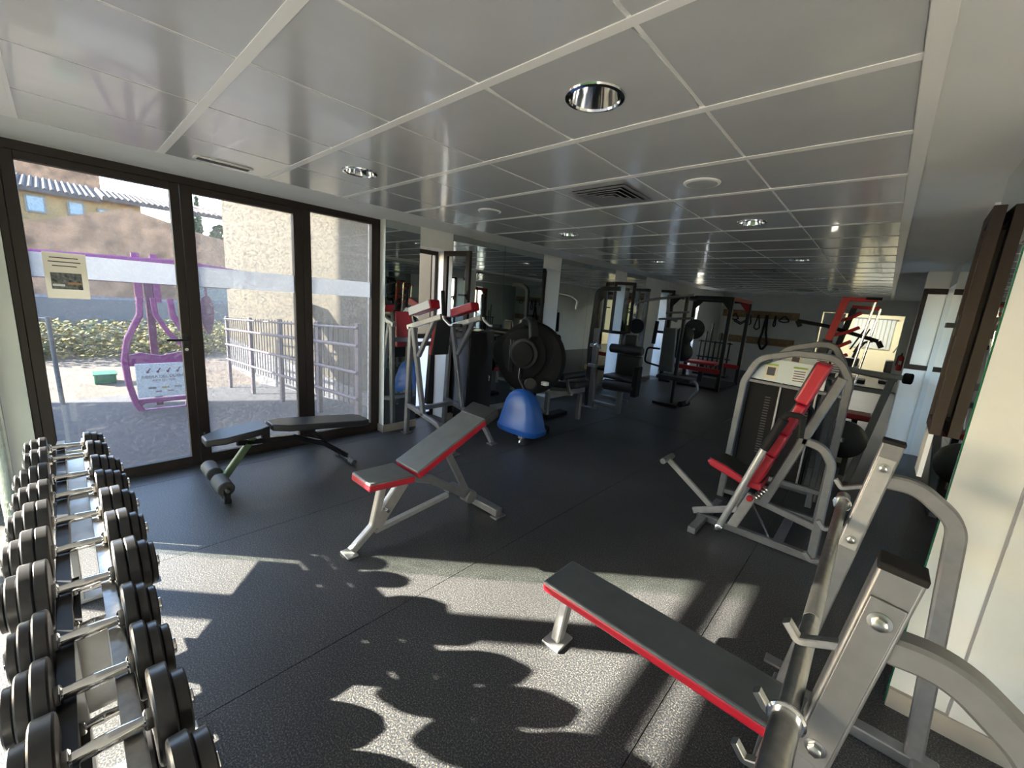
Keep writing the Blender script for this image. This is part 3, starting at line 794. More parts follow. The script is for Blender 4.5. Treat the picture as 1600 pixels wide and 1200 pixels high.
# bench press at the right border
def bench_press():
    t = thing('bench_press', 'black and red flat bench press with slanted grey uprights at the lower right', 'bench press', (0.0, 1.53, 0))
    padbox(t, 'bench_pad', (-0.975, 1.535, 0.385), (1, -0.012, 0), (0,0,1), 1.02, 0.245, 0.235, 0.055, 'dark_vinyl', 'red_vinyl', 0.02, 0.014)
    MB().rect([(-0.80, 1.535, 0.31), (-0.90, 1.535, 0.30), (-0.935, 1.535, 0.02)], 0.06, 0.05, (0,1,0), 0.05).build('front_leg', 'silver_light', t)
    MB().box((-0.985, 1.47, 0), (-0.885, 1.60, 0.014)).build('foot_plate', 'silver_light', t, 0.003)
    MB().box((-0.85, 1.51, 0.29), (0.05, 1.56, 0.33)).build('spine', 'silver', t, 0.004)
    for (ys, nm) in ((2.08, 'far'), (0.97, 'near')):
        up = MB().beam((-0.045, ys, 0.02), (0.10, ys, 1.25), 0.056, 0.066, (1,0,0)).build('upright', 'silver', t, 0.006)
        MB().beam((0.0995, ys, 1.243), (0.1008, ys, 1.258), 0.058, 0.068, (1,0,0)).build('end_cap', 'black', up, 0.003)
        d = Vector((0.145, 0, 1.23)).normalized()
        c0 = Vector((0.10, ys-0.031, 1.25))
        p = MB().beam(c0-d*0.06, c0-d*0.46, 0.006, 0.052, (1,0,0)).build('guide_plate', 'silver_light' if nm == 'far' else 'silver', up, 0.002)
        for u in (0.10, 0.42):
            MB().lathe(c0-d*u+V(0,-0.003,0), (0,-1,0), [(0,0.018),(0.002,0.018),(0.003,0.013)], 20).build('washer', 'steel', p)
            MB().lathe(c0-d*u+V(0,-0.007,0), (0,-1,0), [(0,0.0125),(0.008,0.0125),(0.010,0.009)], 6).build('bolt', 'steel', p)
        MB().rect([(0.09, ys, 1.095), (0.19, ys, 1.105), (0.315, ys, 1.01), (0.385, ys, 0.05)], 0.05, 0.055, (0,1,0), 0.13, 10).build('rear_brace', 'silver', t)
        MB().box((-0.09, ys-0.03, 0.0), (0.46, ys+0.03, 0.05)).build('base_bar', 'silver', t, 0.006)
        for z in (1.055, 0.86, 0.70):
            k = (z-0.02)/1.23; xx = -0.045+0.145*k-0.033
            h = MB(); h.rect([(xx+0.01, ys, z), (xx-0.06, ys, z-0.035), (xx-0.085, ys, z-0.005)], 0.022, 0.016, (0,1,0), 0.01)
            h.build('bar_hook', 'steel', t)
    MB().box((-0.075, 1.0, 0.0), (-0.02, 2.05, 0.045)).build('cross_bar', 'silver', t, 0.006)
    MB().rect([(-0.045, 1.535, 0.04), (-0.02, 1.535, 0.30)], 0.05, 0.05, (0,1,0)).build('rear_post', 'silver', t)
    MB().box((-0.145, 2.20, 0.0), (-0.02, 2.26, 0.012)).build('floor_plate', 'silver', t, 0.002)
    MB().beam((0.40, 0.97, 0.03), (0.40, 2.08, 0.03), 0.045, 0.04).build('rear_cross_bar', 'silver', t, 0.005)
bench_press()
def barbell():
    x, z = -0.003, 0.905
    t = thing('barbell', 'bare steel barbell resting on the hooks of the bench press', 'barbell', (x, 1.53, z))
    MB().cyl((x, 0.88, z), (x, 2.23, z), 0.019, 20).build('shaft', 'steel', t)
    for (y0, y1) in ((0.42, 0.88), (2.23, 2.33)):
        MB().cyl((x, y0, z), (x, y1, z), 0.025, 24, 0.003).build('sleeve', 'steel', t)
    for y in (0.88, 2.23): MB().cyl((x, y-0.006, z), (x, y+0.006, z), 0.034, 24, 0.004).build('collar', 'chrome', t)
    MB().cyl((x, 1.25, z), (x, 1.42, z), 0.0198, 20).build('knurling', 'silver_light', t)
barbell()

# ------------------------------------------------------------------ dip and knee raise station
def dip_station():
    t = thing('dip_station', 'grey knee raise and dip station with red and black pads by the mirror', 'gym machine', (-3.7, 3.0, 0))
    for ys, nm in ((2.72, 0), (3.30, 1)):
        MB().rect([(-4.12, ys, 0.0), (-4.06, ys, 1.30)], 0.05, 0.06, (0,1,0)).build('rear_post', 'silver', t)
        MB().rect([(-3.78, ys, 0.30), (-4.02, ys, 1.30)], 0.05, 0.06, (0,1,0)).build('front_post', 'silver', t)
        MB().rect([(-4.11, ys, 0.36), (-3.50, ys, 0.26), (-3.32, ys, 0.14), (-3.20, ys, 0.01)], 0.05, 0.05, (0,1,0), 0.12).build('base_rail', 'silver', t)
        MB().box((-4.17, ys-0.05, 0), (-4.06, ys+0.05, 0.012)).build('foot_plate', 'silver', t)
        MB().box((-3.24, ys-0.05, 0), (-3.15, ys+0.05, 0.012)).build('foot_plate', 'silver', t)
        MB().rect([(-4.12, ys, 1.29), (-3.50, ys, 1.46)], 0.05, 0.06, (0,1,0)).build('arm_beam', 'silver_light', t)
        MB().rect([(-3.90, ys, 0.98), (-3.62, ys, 1.42)], 0.045, 0.05, (0,1,0)).build('diagonal_brace', 'silver', t)
        ax = Vector((0.62, 0, 0.17))
        padbox(t, 'arm_pad', (-4.02, ys, 1.53), ax, (0,0,1), 0.40, 0.13, 0.13, 0.10, 'black_vinyl', 'red_vinyl', 0.015, 0.045)
        if nm == 0: MB().beam((-4.02, ys-0.068, 1.475), (-3.64, ys-0.068, 1.58), 0.006, 0.085).build('pad_glare', 'white_board', t)  # door-glass glare on the pad side, painted as a white strip
        MB().tube([(-3.50, ys, 1.70), (-3.47, ys, 1.44), (-3.36, ys, 1.38), (-3.20, ys, 1.39)], 0.016, (0,1,0), 0.05).build('handle', 'steel', t)
        MB().cyl((-3.505, ys, 1.73), (-3.475, ys, 1.47), 0.020, 14).build('grip', 'black', t)
        MB().cyl((-3.30, ys, 1.383), (-3.18, ys, 1.392), 0.020, 14).build('grip', 'black', t)
    padbox(t, 'back_pad', (-3.88, 3.01, 0.98), (0.06, 0, 0.45), (1, 0, -0.1), 0.46, 0.26, 0.22, 0.06, 'black_vinyl', 'red_vinyl', 0.015, 0.03)
    MB().beam((-4.05, 2.72, 1.10), (-4.05, 3.30, 1.10), 0.05, 0.05).build('cross_bar', 'silver', t)
    MB().beam((-3.95, 2.72, 0.335), (-3.95, 3.30, 0.335), 0.05, 0.05).build('cross_bar', 'silver', t)
    MB().beam((-4.08, 2.99, 0.34), (-4.02, 2.99, 1.12), 0.05, 0.06, (1,0,0)).build('rear_column', 'black_steel', t)
dip_station()
# black cabinet behind the dip station
def cabinet():
    x0, x1, y0, y1 = -4.25, -3.95, 3.52, 3.98
    t = thing('weight_cabinet', 'tall black metal cabinet with small hooks behind the dip station', 'cabinet', (-4.1, 3.75, 0.0))
    MB().box((x0, y0, 0.09), (x1, y1, 1.26)).build('body', 'black_gloss', t, 0.006)
    MB().box((x1, y0+0.015, 0.11), (x1+0.014, y1-0.015, 1.24)).build('door', 'black_steel', t, 0.003)
    MB().tube([(x1+0.014, y1-0.10, 0.66), (x1+0.05, y1-0.10, 0.65), (x1+0.05, y1-0.10, 0.58)], 0.006).build('handle', 'chrome', t)
    MB().cyl((x1+0.012, y1-0.07, 1.12), (x1+0.02, y1-0.07, 1.12), 0.01, 12).build('lock', 'chrome', t)
    MB().box((x0+0.02, y0+0.02, 0), (x1-0.02, y1-0.02, 0.09)).build('plinth', 'black', t)
    t2 = thing('upright_pole', 'thin grey pole stand beside the black cabinet', 'stand', (-3.80, 4.30, 0))
    MB().cyl((-3.80, 4.30, 0.02), (-3.80, 4.30, 1.32), 0.018, 14).build('pole', 'silver', t2)
    MB().box((-3.88, 4.22, 0), (-3.72, 4.38, 0.02)).build('base', 'silver', t2, 0.004)
    MB().box((-3.84, 4.27, 0.50), (-3.74, 4.33, 0.62)).build('control_box', 'white_board', t2, 0.006)
cabinet()

# ------------------------------------------------------------------ blue and black machine
def blue_machine():
    t = thing('blue_machine', 'black round exercise machine with a blue plastic wedge base on a castor', 'gym machine', (-3.05, 3.7, 0))
    # blue wedge, lofted rings
    b = MB(); n = 28; cx, cy = -3.07, 3.66
    rings = [(0.125, 0.300, 0.165, 0.0), (0.15, 0.318, 0.175, 0.0), (0.19, 0.320, 0.178, 0.0), (0.20, 0.308, 0.168, 0.0), (0.36, 0.262, 0.145, 0.0), (0.50, 0.215, 0.120, -0.01), (0.58, 0.165, 0.100, -0.015), (0.63, 0.095, 0.065, -0.02), (0.645, 0.03, 0.02, -0.02)]
    for (z, a, c, off) in rings:
        for k in range(n):
            th = 2*PI*k/n; e = 0.55
            ct, st = math.cos(th), math.sin(th)
            b.v.append(V(cx+off+a*math.copysign(abs(ct)**e, ct), cy+c*math.copysign(abs(st)**e, st), z))
    for i in range(len(rings)-1):
        for k in range(n): b.f.append((i*n+k, i*n+(k+1) % n, (i+1)*n+(k+1) % n, (i+1)*n+k))
    b.f.append(tuple(reversed(range(n)))); b.f.append(tuple((len(rings)-1)*n+k for k in range(n)))
    b.build('wedge_shroud', 'blue_plastic', t)
    for (x, y) in ((-2.94, 3.53), (-3.22, 3.74)):
        MB().box((x-0.035, y-0.03, 0.095), (x+0.035, y+0.03, 0.13)).build('castor_fork', 'steel', t, 0.004)
        MB().cyl((x-0.012, y, 0.045), (x+0.012, y, 0.045), 0.045, 20, 0.006).build('castor_wheel', 'chrome', t)
    # round housing
    c = Vector((-3.33, 4.02, 0.98))
    MB().lathe(c+V(0,0.10,0), (0.25,-1,0), [(0,0.40),(0.03,0.455),(0.10,0.47),(0.17,0.455),(0.20,0.40)], 48).build('round_housing', 'black', t)
    MB().lathe(c+V(0.02,-0.12,0.06), (0.25,-1,0), [(0,0.29),(0.02,0.32),(0.05,0.31),(0.07,0.26)], 40).build('rim_ring', 'black', t)
    h = c+V(0.12,-0.22,0.08)
    MB().lathe(h, (0.25,-1,0), [(0,0.175),(0.02,0.185),(0.06,0.185),(0.07,0.165)], 36).build('hub_ring', 'black_steel', t)
    MB().lathe(h+V(0.02,-0.075,0), (0.25,-1,0), [(0,0.15),(0.02,0.14),(0.035,0.08),(0.04,0.0)], 36).build('hub_cover', 'black', t)
    MB().lathe(c+V(-0.22,-0.10,0.05), (0.25,-1,0), [(0,0.20),(0.02,0.24),(0.08,0.24),(0.10,0.20)], 36).build('side_disc', 'black', t)
    MB().rect([(-3.40, 4.02, 1.28), (-3.36, 3.92, 1.46), (-3.18, 3.86, 1.44), (-3.10, 3.80, 1.26)], 0.10, 0.09, (0.3,1,0.3), 0.10).build('top_arm', 'black_steel', t)
    MB().rect([(-3.33, 4.05, 0.10), (-3.33, 4.05, 0.90)], 0.12, 0.14, (0,1,0)).build('mast', 'black_steel', t)
    MB().cyl((-3.13, 3.86, 0.66), (-3.03, 3.72, 0.72), 0.075, 24, 0.01).build('joint', 'black_steel', t)
    MB().tube([(-3.32, 3.86, 0.94), (-3.24, 3.76, 0.74), (-3.10, 3.72, 0.62)], 0.022, None, 0.06).build('link_bar', 'black_gloss', t)
    MB().tube([(-2.98, 3.95, 1.35), (-2.86, 3.92, 1.16), (-2.90, 3.90, 0.92)], 0.006, None, 0.12).build('cable', 'black', t)
    MB().box((-3.62, 3.88, 0.0), (-3.02, 4.20, 0.10)).build('base', 'black', t, 0.02)
    MB().box((-2.98, 3.86, 0.70), (-2.90, 3.92, 0.745)).build('latch', 'white_board', t, 0.005)
    for s in (0, 1): MB().tube([(-3.46+s*0.05, 3.80, 1.20), (-3.42+s*0.03, 3.76, 1.0), (-3.46+s*0.04, 3.80, 0.80)], 0.02, None, 0.08).build('strap_loop', 'black_gloss', t)
blue_machine()

# ------------------------------------------------------------------ seated press in front of the right mirror
def press_machine():
    y = 3.45
    t = thing('chest_press', 'grey seated press machine with red and black seat before the weight stack', 'gym machine', (-0.45, y, 0))
    P = lambda a, z: (a, y, z)
    MB().rect([P(-0.88,0.03), P(-0.04,0.03)], 0.06, 0.055, (0,1,0)).build('base_rail', 'silver', t)
    MB().rect([P(-0.29,0.86), P(-0.17,0.84), P(-0.105,0.74), P(-0.095,0.04)], 0.05, 0.055, (0,1,0), 0.12, 8).build('rear_arch', 'silver', t)
    MB().rect([P(-0.45,0.30), P(-0.155,1.33)], 0.05, 0.06, (0,1,0)).build('spine', 'silver', t)
    MB().rect([P(-0.54,0.33), P(-0.10,0.26)], 0.045, 0.05, (0,1,0)).build('mid_bar', 'silver', t)
    MB().rect([P(-0.62,0.04), P(-0.52,0.35)], 0.05, 0.07, (0,1,0)).build('seat_post', 'silver_light', t)
    MB().box((-0.34, y, 0.0), (-0.28, 4.06, 0.05)).build('cross_base', 'silver', t, 0.005)
    MB().box((-0.86, y-0.30, 0.0), (-0.80, y+0.42, 0.05)).build('front_foot', 'silver', t, 0.005)
    # seat
    MB().prism([(-0.85,y-0.14,0.56),(-0.82,y-0.14,0.585),(-0.72,y-0.14,0.56),(-0.58,y-0.14,0.505),(-0.46,y-0.14,0.50),(-0.46,y-0.14,0.445),(-0.58,y-0.14,0.45),(-0.72,y-0.14,0.495),(-0.82,y-0.14,0.525)], (0,0.28,0)).build('seat', 'red_vinyl', t, 0.012, 3)
    MB().prism([(-0.835,y-0.125,0.588),(-0.72,y-0.125,0.567),(-0.58,y-0.125,0.512),(-0.46,y-0.125,0.507),(-0.46,y-0.125,0.50),(-0.58,y-0.125,0.50),(-0.72,y-0.125,0.555),(-0.835,y-0.125,0.572)], (0,0.25,0)).build('seat_cover', 'black_vinyl', t, 0.003)
    a = Vector((0.292, 0, 1.03)).normalized(); nn = Vector((-a.z, 0, a.x))
    base = Vector((-0.452, y, 0.47))
    for (s0, s1, bulge) in ((0.0, 0.24, 0.0), (0.245, 0.42, 0.03), (0.43, 0.66, 0.0), (0.67, 0.96, 0.02)):
        o = base+a*s0+nn*(0.10+bulge)
        padbox(t, 'back_pad', o, a, nn, s1-s0, 0.27, 0.27 if s0 < 0.6 else 0.22, 0.07+bulge, 'black_vinyl', 'red_vinyl', 0.022, 0.03)
    # levers
    for ys in (y-0.20, y+0.22):
        MB().tube([(-0.665, ys, 0.10), (-0.475, ys, 0.80)], 0.024, (0,1,0), n=14).build('lever', 'silver_light', t)
        MB().cyl((-0.48, ys, 0.78), (-0.40, ys, 1.02), 0.030, 16).build('lever_sleeve', 'black', t)
        MB().tube([(-0.41, ys, 1.01), (-0.385, ys, 1.06), (-0.30, ys, 1.06), (-0.29, ys-0.02, 0.92)], 0.020, None, 0.03).build('grip', 'black', t)
        MB().lathe((-0.665, ys+0.03, 0.09), (0,-1,0), [(0,0.03),(0.06,0.03),(0.065,0.02)], 20).build('pivot', 'chrome', t)
    MB().cyl((-0.53, y-0.025, 0.33), (-0.53, y-0.06, 0.33), 0.022, 16, 0.004).build('adjust_knob', 'red_paint', t)
    # footrest lever
    MB().rect([(-0.92, y, 0.055), (-0.60, y, 0.20)], 0.03, 0.05, (0,1,0)).build('link_plate', 'silver_light', t)
    MB().rect([(-0.80, y+0.05, 0.12), (-1.20, y+0.05, 0.40)], 0.03, 0.045, (0,1,0)).build('pedal_arm', 'silver_light', t)
    MB().cyl((-1.215, y-0.06, 0.41), (-1.215, y+0.16, 0.41), 0.024, 16).build('pedal_tube', 'steel', t)
    for k in range(5): MB().lathe((-0.50+k*0.013, y-0.01, 0.34+k*0.022), (0.5,0,0.86), [(0,0.022),(0.008,0.026),(0.016,0.022)], 12).build('spring_coil', 'steel', t)
    MB().beam((-0.52, y, 0.30), (-0.36, y, 0.06), 0.012, 0.012).build('gas_strut', 'chrome', t)
press_machine()
def stack_tower(name, y, x0, x1, zt, label, placard):
    t = thing(name, label, 'gym machine', ((x0+x1)/2, y, 0))
    MB().rect([(x0, y, 0.0), (x0+0.02, y, zt-0.30), (x0+0.10, y, zt-0.08), (x0+0.36, y, zt), (x1-0.10, y, zt), (x1, y, zt-0.17), (x1, y, 0.0)], 0.055, 0.055, (0,1,0), 0.16, 8).build('arch_frame', 'silver', t)
    MB().rect([(x0+0.12, y+0.42, 0.0), (x0+0.13, y+0.42, zt-0.42), (x0+0.20, y+0.42, zt-0.24), (x1-0.20, y+0.42, zt-0.22), (x1-0.10, y+0.42, zt-0.36), (x1-0.10, y+0.42, 0.0)], 0.05, 0.05, (0,1,0), 0.16, 8).build('arch_frame', 'silver', t)
    for z in (0.04, 0.28): MB().box((x0, y-0.02, z), (x1, y+0.02, z+0.04)).build('cross_bar', 'silver', t, 0.004)
    MB().box((x0+0.05, y+0.05, 0.30), (x1-0.16, y+0.36, zt-0.27)).build('stack_shroud', 'black_gloss', t, 0.01)
    sh = MB().box((x0+0.06, y+0.03, 0.32), (x1-0.17, y+0.048, zt-0.28)).build('shroud_front', 'black', t, 0.004)
    for cx in (x0+0.22, x1-0.24):
        b = MB()
        for k in range(22): b.box((cx-0.02, y+0.026, 0.50+k*0.024), (cx+0.02, y+0.031, 0.508+k*0.024))
        b.build('slot_column', 'grille', sh)
    for cx in (x0+0.30, x1-0.19): MB().cyl((cx, y+0.02, 0.30), (cx, y+0.02, zt-0.27), 0.008, 10).build('guide_rod', 'silver_light', t)
    MB().rect([(x0+0.03, y+0.01, zt-0.28), (x1-0.02, y+0.01, zt-0.30)], 0.03, 0.025, (0,1,0)).build('shelf_bar', 'silver', t)
    if placard:
        pl = MB().prism([(x0+0.06,y+0.02,zt-0.26),(x1-0.15,y+0.02,zt-0.28),(x1-0.15,y+0.06,zt-0.09),(x0+0.26,y+0.06,zt-0.07),(x0+0.12,y+0.05,zt-0.14)], (0,0.012,0)).build('placard', 'placard', t, 0.004)
        def q(b, u0, u1, v0, v1):
            f = lambda u, v: (x0+0.06+u, y+0.017+0.04*v/0.19, zt-0.265+v)
            b.prism([f(u0,v0), f(u1,v0), f(u1,v1), f(u0,v1)], (0,-0.002,0)); return b
        for (u0, u1) in ((0.10, 0.19), (0.30, 0.40), (0.42, 0.51)):
            q(MB(), u0, u1, 0.02, 0.15).build('instruction_sheet', 'paper' if u0 < 0.2 else 'white_board', pl)
            q(MB(), u0, u1, 0.135, 0.15).build('green_strip', 'placard_green', pl)
        for (u0, u1) in ((0.31, 0.39), (0.43, 0.50)):
            for k in range(5):
                b = q(MB(), u0, u1, 0.03+k*0.02, 0.037+k*0.02); b.v = [p+V(0,-0.003,0) for p in b.v]
                b.build('text_line', 'ink', pl)
        b = q(MB(), 0.115, 0.175, 0.05, 0.12); b.v = [p+V(0,-0.003,0) for p in b.v]; b.build('diagram', 'ink', pl)
    return t
stack_tower('weight_stack', 4.10, -0.88, -0.135, 1.42, 'nearer grey arched weight stack tower with white and green instruction placard', True)
stack_tower('weight_stack', 4.72, -0.80, -0.22, 1.49, 'farther grey arched weight stack tower behind the placard', True)
def plate_machine():
    y = 5.50
    t = thing('lever_machine', 'grey lever machine with long arm ending in a black roller before the mirror', 'gym machine', (0.0, y, 0))
    MB().rect([(-0.30, y, 1.24), (0.17, y, 1.20)], 0.06, 0.06, (0,1,0)).build('top_beam', 'silver', t)
    MB().rect([(-0.28, y-0.02, 1.235), (0.22, y-0.10, 1.225)], 0.05, 0.05, (0,0,1)).build('lever_arm', 'silver_light', t)
    MB().cyl((0.20, y-0.10, 1.225), (0.27, y-0.11, 1.225), 0.052, 24, 0.01).build('roller', 'black', t)
    MB().rect([(0.13, y, 1.20), (-0.02, y, 0.03)], 0.05, 0.06, (0,1,0)).build('front_post', 'silver', t)
    MB().rect([(-0.34, y, 1.24), (-0.40, y, 0.03)], 0.05, 0.06, (0,1,0)).build('rear_post', 'silver', t)
    MB().rect([(-0.35, y, 1.06), (0.11, y, 1.05)], 0.045, 0.05, (0,1,0)).build('cross_beam', 'silver', t)
    MB().box((-0.45, y-0.30, 0), (-0.38, y+0.30, 0.05)).build('foot', 'silver', t, 0.005)
    MB().box((-0.05, y-0.25, 0), (0.01, y+0.25, 0.05)).build('foot', 'silver', t, 0.005)
    MB().lathe((-0.13, y-0.10, 0.52), (0,-1,0), [(0,0.17),(0.01,0.20),(0.04,0.20),(0.05,0.17)], 36).build('weight_plate', 'rubber_plate', t)
    MB().cyl((-0.13, y-0.20, 0.52), (-0.13, y+0.02, 0.52), 0.028, 16, 0.004).build('peg', 'chrome', t)
    MB().rect([(-0.13, y, 0.52), (-0.39, y, 0.44)], 0.03, 0.07, (0,1,0)).build('peg_arm', 'silver', t)
    MB().box((-0.20, y+0.10, 0.70), (0.06, y+0.40, 0.76)).build('seat', 'red_vinyl', t, 0.02, 3)
    MB().box((-0.10, y+0.20, 0.04), (-0.05, y+0.28, 0.70)).build('seat_post', 'black_steel', t)
plate_machine()
def red_tower():
    y = 6.2
    t = thing('smith_tower', 'tall red and black lifting tower with chrome guide rods before the doorway', 'gym machine', (-0.45, y, 0))
    MB().rect([(-0.62, y, 0.0), (-0.56, y, 1.10), (-0.50, y, 1.50)], 0.07, 0.10, (0,1,0)).build('lower_post', 'black_steel', t)
    b = MB()
    b.beam((-0.55, y, 1.15), (-0.42, y, 1.98), 0.05, 0.075, (1,0,0))
    b.build('red_post', 'red_paint', t, 0.006)
    MB().beam((-0.455, y+0.25, 1.15), (-0.335, y+0.25, 1.90), 0.05, 0.06, (1,0,0)).build('rear_post', 'black_steel', t, 0.006)
    for z, dx in ((1.22, 0.24), (1.38, 0.22), (1.55, 0.24), (1.72, 0.20)):
        xx = -0.55+(z-1.15)*0.157
        MB().rect([(xx, y-0.01, z), (xx+dx*0.55, y+0.10, z+0.05), (xx+dx, y+0.15, z+0.12)], 0.035, 0.04, (0,0,1)).build('safety_hook', 'red_paint', t)
    MB().rect([(-0.45, y, 1.985), (-0.13, y, 1.985)], 0.05, 0.045, (0,1,0)).build('top_bar', 'red_paint', t)
    MB().rect([(-0.36, y+0.25, 1.91), (-0.10, y+0.25, 1.90)], 0.05, 0.04, (0,1,0)).build('top_bar', 'red_paint', t)
    MB().rect([(-0.24, y-0.003, 2.0), (-0.10, y-0.003, 2.0)], 0.06, 0.03, (0,1,0)).build('top_cap', 'black', t)
    MB().cyl((-0.155, y, 1.97), (-0.30, y, 0.05), 0.013, 12).build('guide_rod', 'chrome', t)
    MB().cyl((-0.10, y+0.22, 1.90), (-0.24, y+0.22, 0.05), 0.013, 12).build('guide_rod', 'chrome', t)
    MB().box((-0.70, y-0.06, 0), (-0.10, y+0.35, 0.06)).build('base', 'black_steel', t, 0.008)
    MB().tube([(-0.86, y+0.12, 1.70), (-0.55, y+0.15, 1.66), (-0.05, y+0.15, 1.53)], 0.022).build('lat_bar', 'black', t)
    for p in ((-0.86, y+0.12, 1.70), (-0.05, y+0.15, 1.53)): MB().cyl(p, (p[0]+0.04, p[1], p[2]-0.07), 0.026, 12).build('bar_grip', 'black', t)
red_tower()
def far_bits():
    # machines standing in the room beyond the doorway and just before it
    for k, (x, y, lab) in enumerate(((-0.55, 16.6, 'dark cardio machine with handles in the room beyond the doorway'), (0.45, 17.4, 'white framed machine at the right jamb in the room beyond'))):
        t = thing('cardio_machine', lab, 'gym machine', (x, y, 0), 'machines beyond the doorway')
        MB().rect([(x-0.20, y, 0.05), (x-0.05, y, 0.9), (x+0.12, y, 1.25), (x+0.30, y, 1.30)], 0.06, 0.07, (0,1,0), 0.12).build('column', 'black_steel' if k == 0 else 'silver_light', t)
        MB().tube([(x-0.18, y-0.25, 1.0), (x+0.05, y-0.25, 1.62)], 0.022).build('arm', 'black' if k == 0 else 'silver_light', t)
        MB().tube([(x-0.10, y+0.25, 0.9), (x+0.16, y+0.25, 1.66)], 0.022).build('arm', 'black' if k == 0 else 'silver_light', t)
        MB().box((x-0.35, y-0.30, 0.0), (x+0.35, y+0.30, 0.12)).build('base', 'black', t, 0.03)
        MB().box((x-0.30, y-0.20, 0.35), (x+0.10, y+0.20, 0.75)).build('motor_cover', 'black_gloss', t, 0.05, 3)
        MB().box((x+0.02, y-0.16, 1.10), (x+0.08, y+0.16, 1.34)).build('console', 'black', t, 0.02)
        MB().beam((x-0.2, y-0.28, 0.10), (x+0.12, y-0.28, 0.55), 0.05, 0.05).build('pedal_link', 'silver_light', t)
far_bits()

# ------------------------------------------------------------------ mid-room machines on the window side
def leg_curl():
    t = thing('leg_curl_bench', 'low leg curl bench with dark red pad behind the blue wedge', 'bench', (-3.4, 4.75, 0))
    y = 4.75
    MB().rect([(-3.75, y, 0.36), (-3.10, y, 0.46)], 0.05, 0.05, (0,1,0)).build('frame_rail', 'silver_light', t)
    MB().rect([(-3.52, y, 0.40), (-3.52, y, 0.03)], 0.06, 0.07, (0,1,0)).build('leg', 'silver', t)
    MB().rect([(-3.15, y+0.3, 0.42), (-3.15, y+0.3, 0.03)], 0.06, 0.06, (0,1,0)).build('leg', 'silver', t)
    MB().box((-3.60, y-0.07, 0), (-3.44, y+0.45, 0.06)).build('foot', 'black', t, 0.01)
    MB().rect([(-3.70, y-0.04, 0.20), (-3.52, y-0.04, 0.10)], 0.03, 0.03, (0,1,0)).build('brace', 'silver_light', t)
    padbox(t, 'pad', (-3.68, y+0.14, 0.56), (1, 0, 0.13), (0,0,1), 0.66, 0.34, 0.34, 0.10, 'black_vinyl', None, 0.03)
    MB().box((-3.70, y-0.035, 0.47), (-3.60, y+0.315, 0.545)).build('pad_end', 'red_vinyl', t, 0.02, 3)
    MB().cyl((-3.20, y-0.16, 0.70), (-3.20, y+0.40, 0.70), 0.055, 20, 0.01).build('roller', 'black_vinyl', t)
    MB().rect([(-3.20, y-0.02, 0.68), (-3.12, y-0.02, 0.45)], 0.03, 0.05, (0,1,0)).build('roller_arm', 'silver', t)
    MB().box((-3.30, y-0.02, 0.585), (-3.05, y+0.02, 0.605)).build('slider', 'chrome', t, 0.006)
    MB().lathe((-3.78, y+0.02, 0.62), (0,-1,0), [(0,0.10),(0.02,0.12),(0.05,0.12),(0.07,0.09)], 28).build('counterweight', 'black', t)
leg_curl()
def arch_machine():
    y = 5.85
    t = thing('multi_hip_machine', 'machine with black arch post and stacked black roller pads by the mirror', 'gym machine', (-3.3, y, 0))
    MB().rect([(-3.50, y, 0.04), (-3.56, y, 1.0), (-3.53, y, 1.93), (-3.40, y, 1.985), (-3.15, y+0.02, 1.99)], 0.06, 0.07, (0,1,0), 0.10).build('arch_post', 'black_steel', t)
    MB().rect([(-3.42, y, 0.04), (-3.46, y, 1.35)], 0.07, 0.09, (0,1,0)).build('grey_post', 'silver', t)
    MB().box((-3.62, y-0.10, 0), (-3.36, y+0.10, 0.05)).build('foot', 'silver', t, 0.006)
    MB().rect([(-3.44, y, 0.14), (-2.92, y, 0.14)], 0.06, 0.06, (0,1,0)).build('base_rail', 'silver', t)
    MB().rect([(-3.44, y+0.3, 0.20), (-2.92, y+0.3, 0.20)], 0.05, 0.05, (0,1,0)).build('base_rail', 'silver', t)
    MB().rect([(-2.92, y, 0.05), (-2.92, y, 0.44)], 0.07, 0.08, (0,1,0)).build('seat_leg', 'silver', t)
    MB().cyl((-3.18, y, 1.07), (-2.64, y, 1.08), 0.07, 24, 0.015).build('roller_pad', 'black_vinyl', t)
    MB().box((-3.10, y+0.10, 0.62), (-2.70, y+0.20, 0.98)).build('back_pad', 'black_vinyl', t, 0.03, 3)
    MB().box((-3.18, y-0.16, 0.60), (-2.62, y+0.24, 0.66)).build('seat_pad', 'black_vinyl', t, 0.02, 3)
    MB().cyl((-3.16, y-0.12, 0.50), (-2.62, y-0.12, 0.52), 0.085, 24, 0.015).build('thigh_roller', 'black_vinyl', t)
    MB().box((-2.66, y-0.20, 0.40), (-2.58, y-0.05, 0.86)).build('weight_column', 'black', t, 0.01)
    MB().box((-3.05, y+0.16, 1.05), (-2.82, y+0.22, 1.30)).build('head_pad', 'black_vinyl', t, 0.05, 4)
    MB().rect([(-3.10, y+0.19, 1.0), (-3.04, y+0.19, 1.30), (-2.84, y+0.19, 1.30)], 0.03, 0.03, (0,1,0), 0.06).build('head_frame', 'silver', t)
    for z in (1.05, 0.72): MB().box((-3.52, y-0.08, z), (-3.38, y+0.02, z+0.05)).build('slide_collar', 'steel', t, 0.006)
    MB().tube([(-3.46, y-0.06, 1.07), (-3.38, y-0.10, 1.12), (-3.30, y-0.10, 1.04)], 0.012).build('pull_pin', 'chrome', t)
    MB().box((-3.60, y-0.04, 0.66), (-3.56, y+0.02, 0.74)).build('yellow_tag', 'yellow_foam', t)
arch_machine()
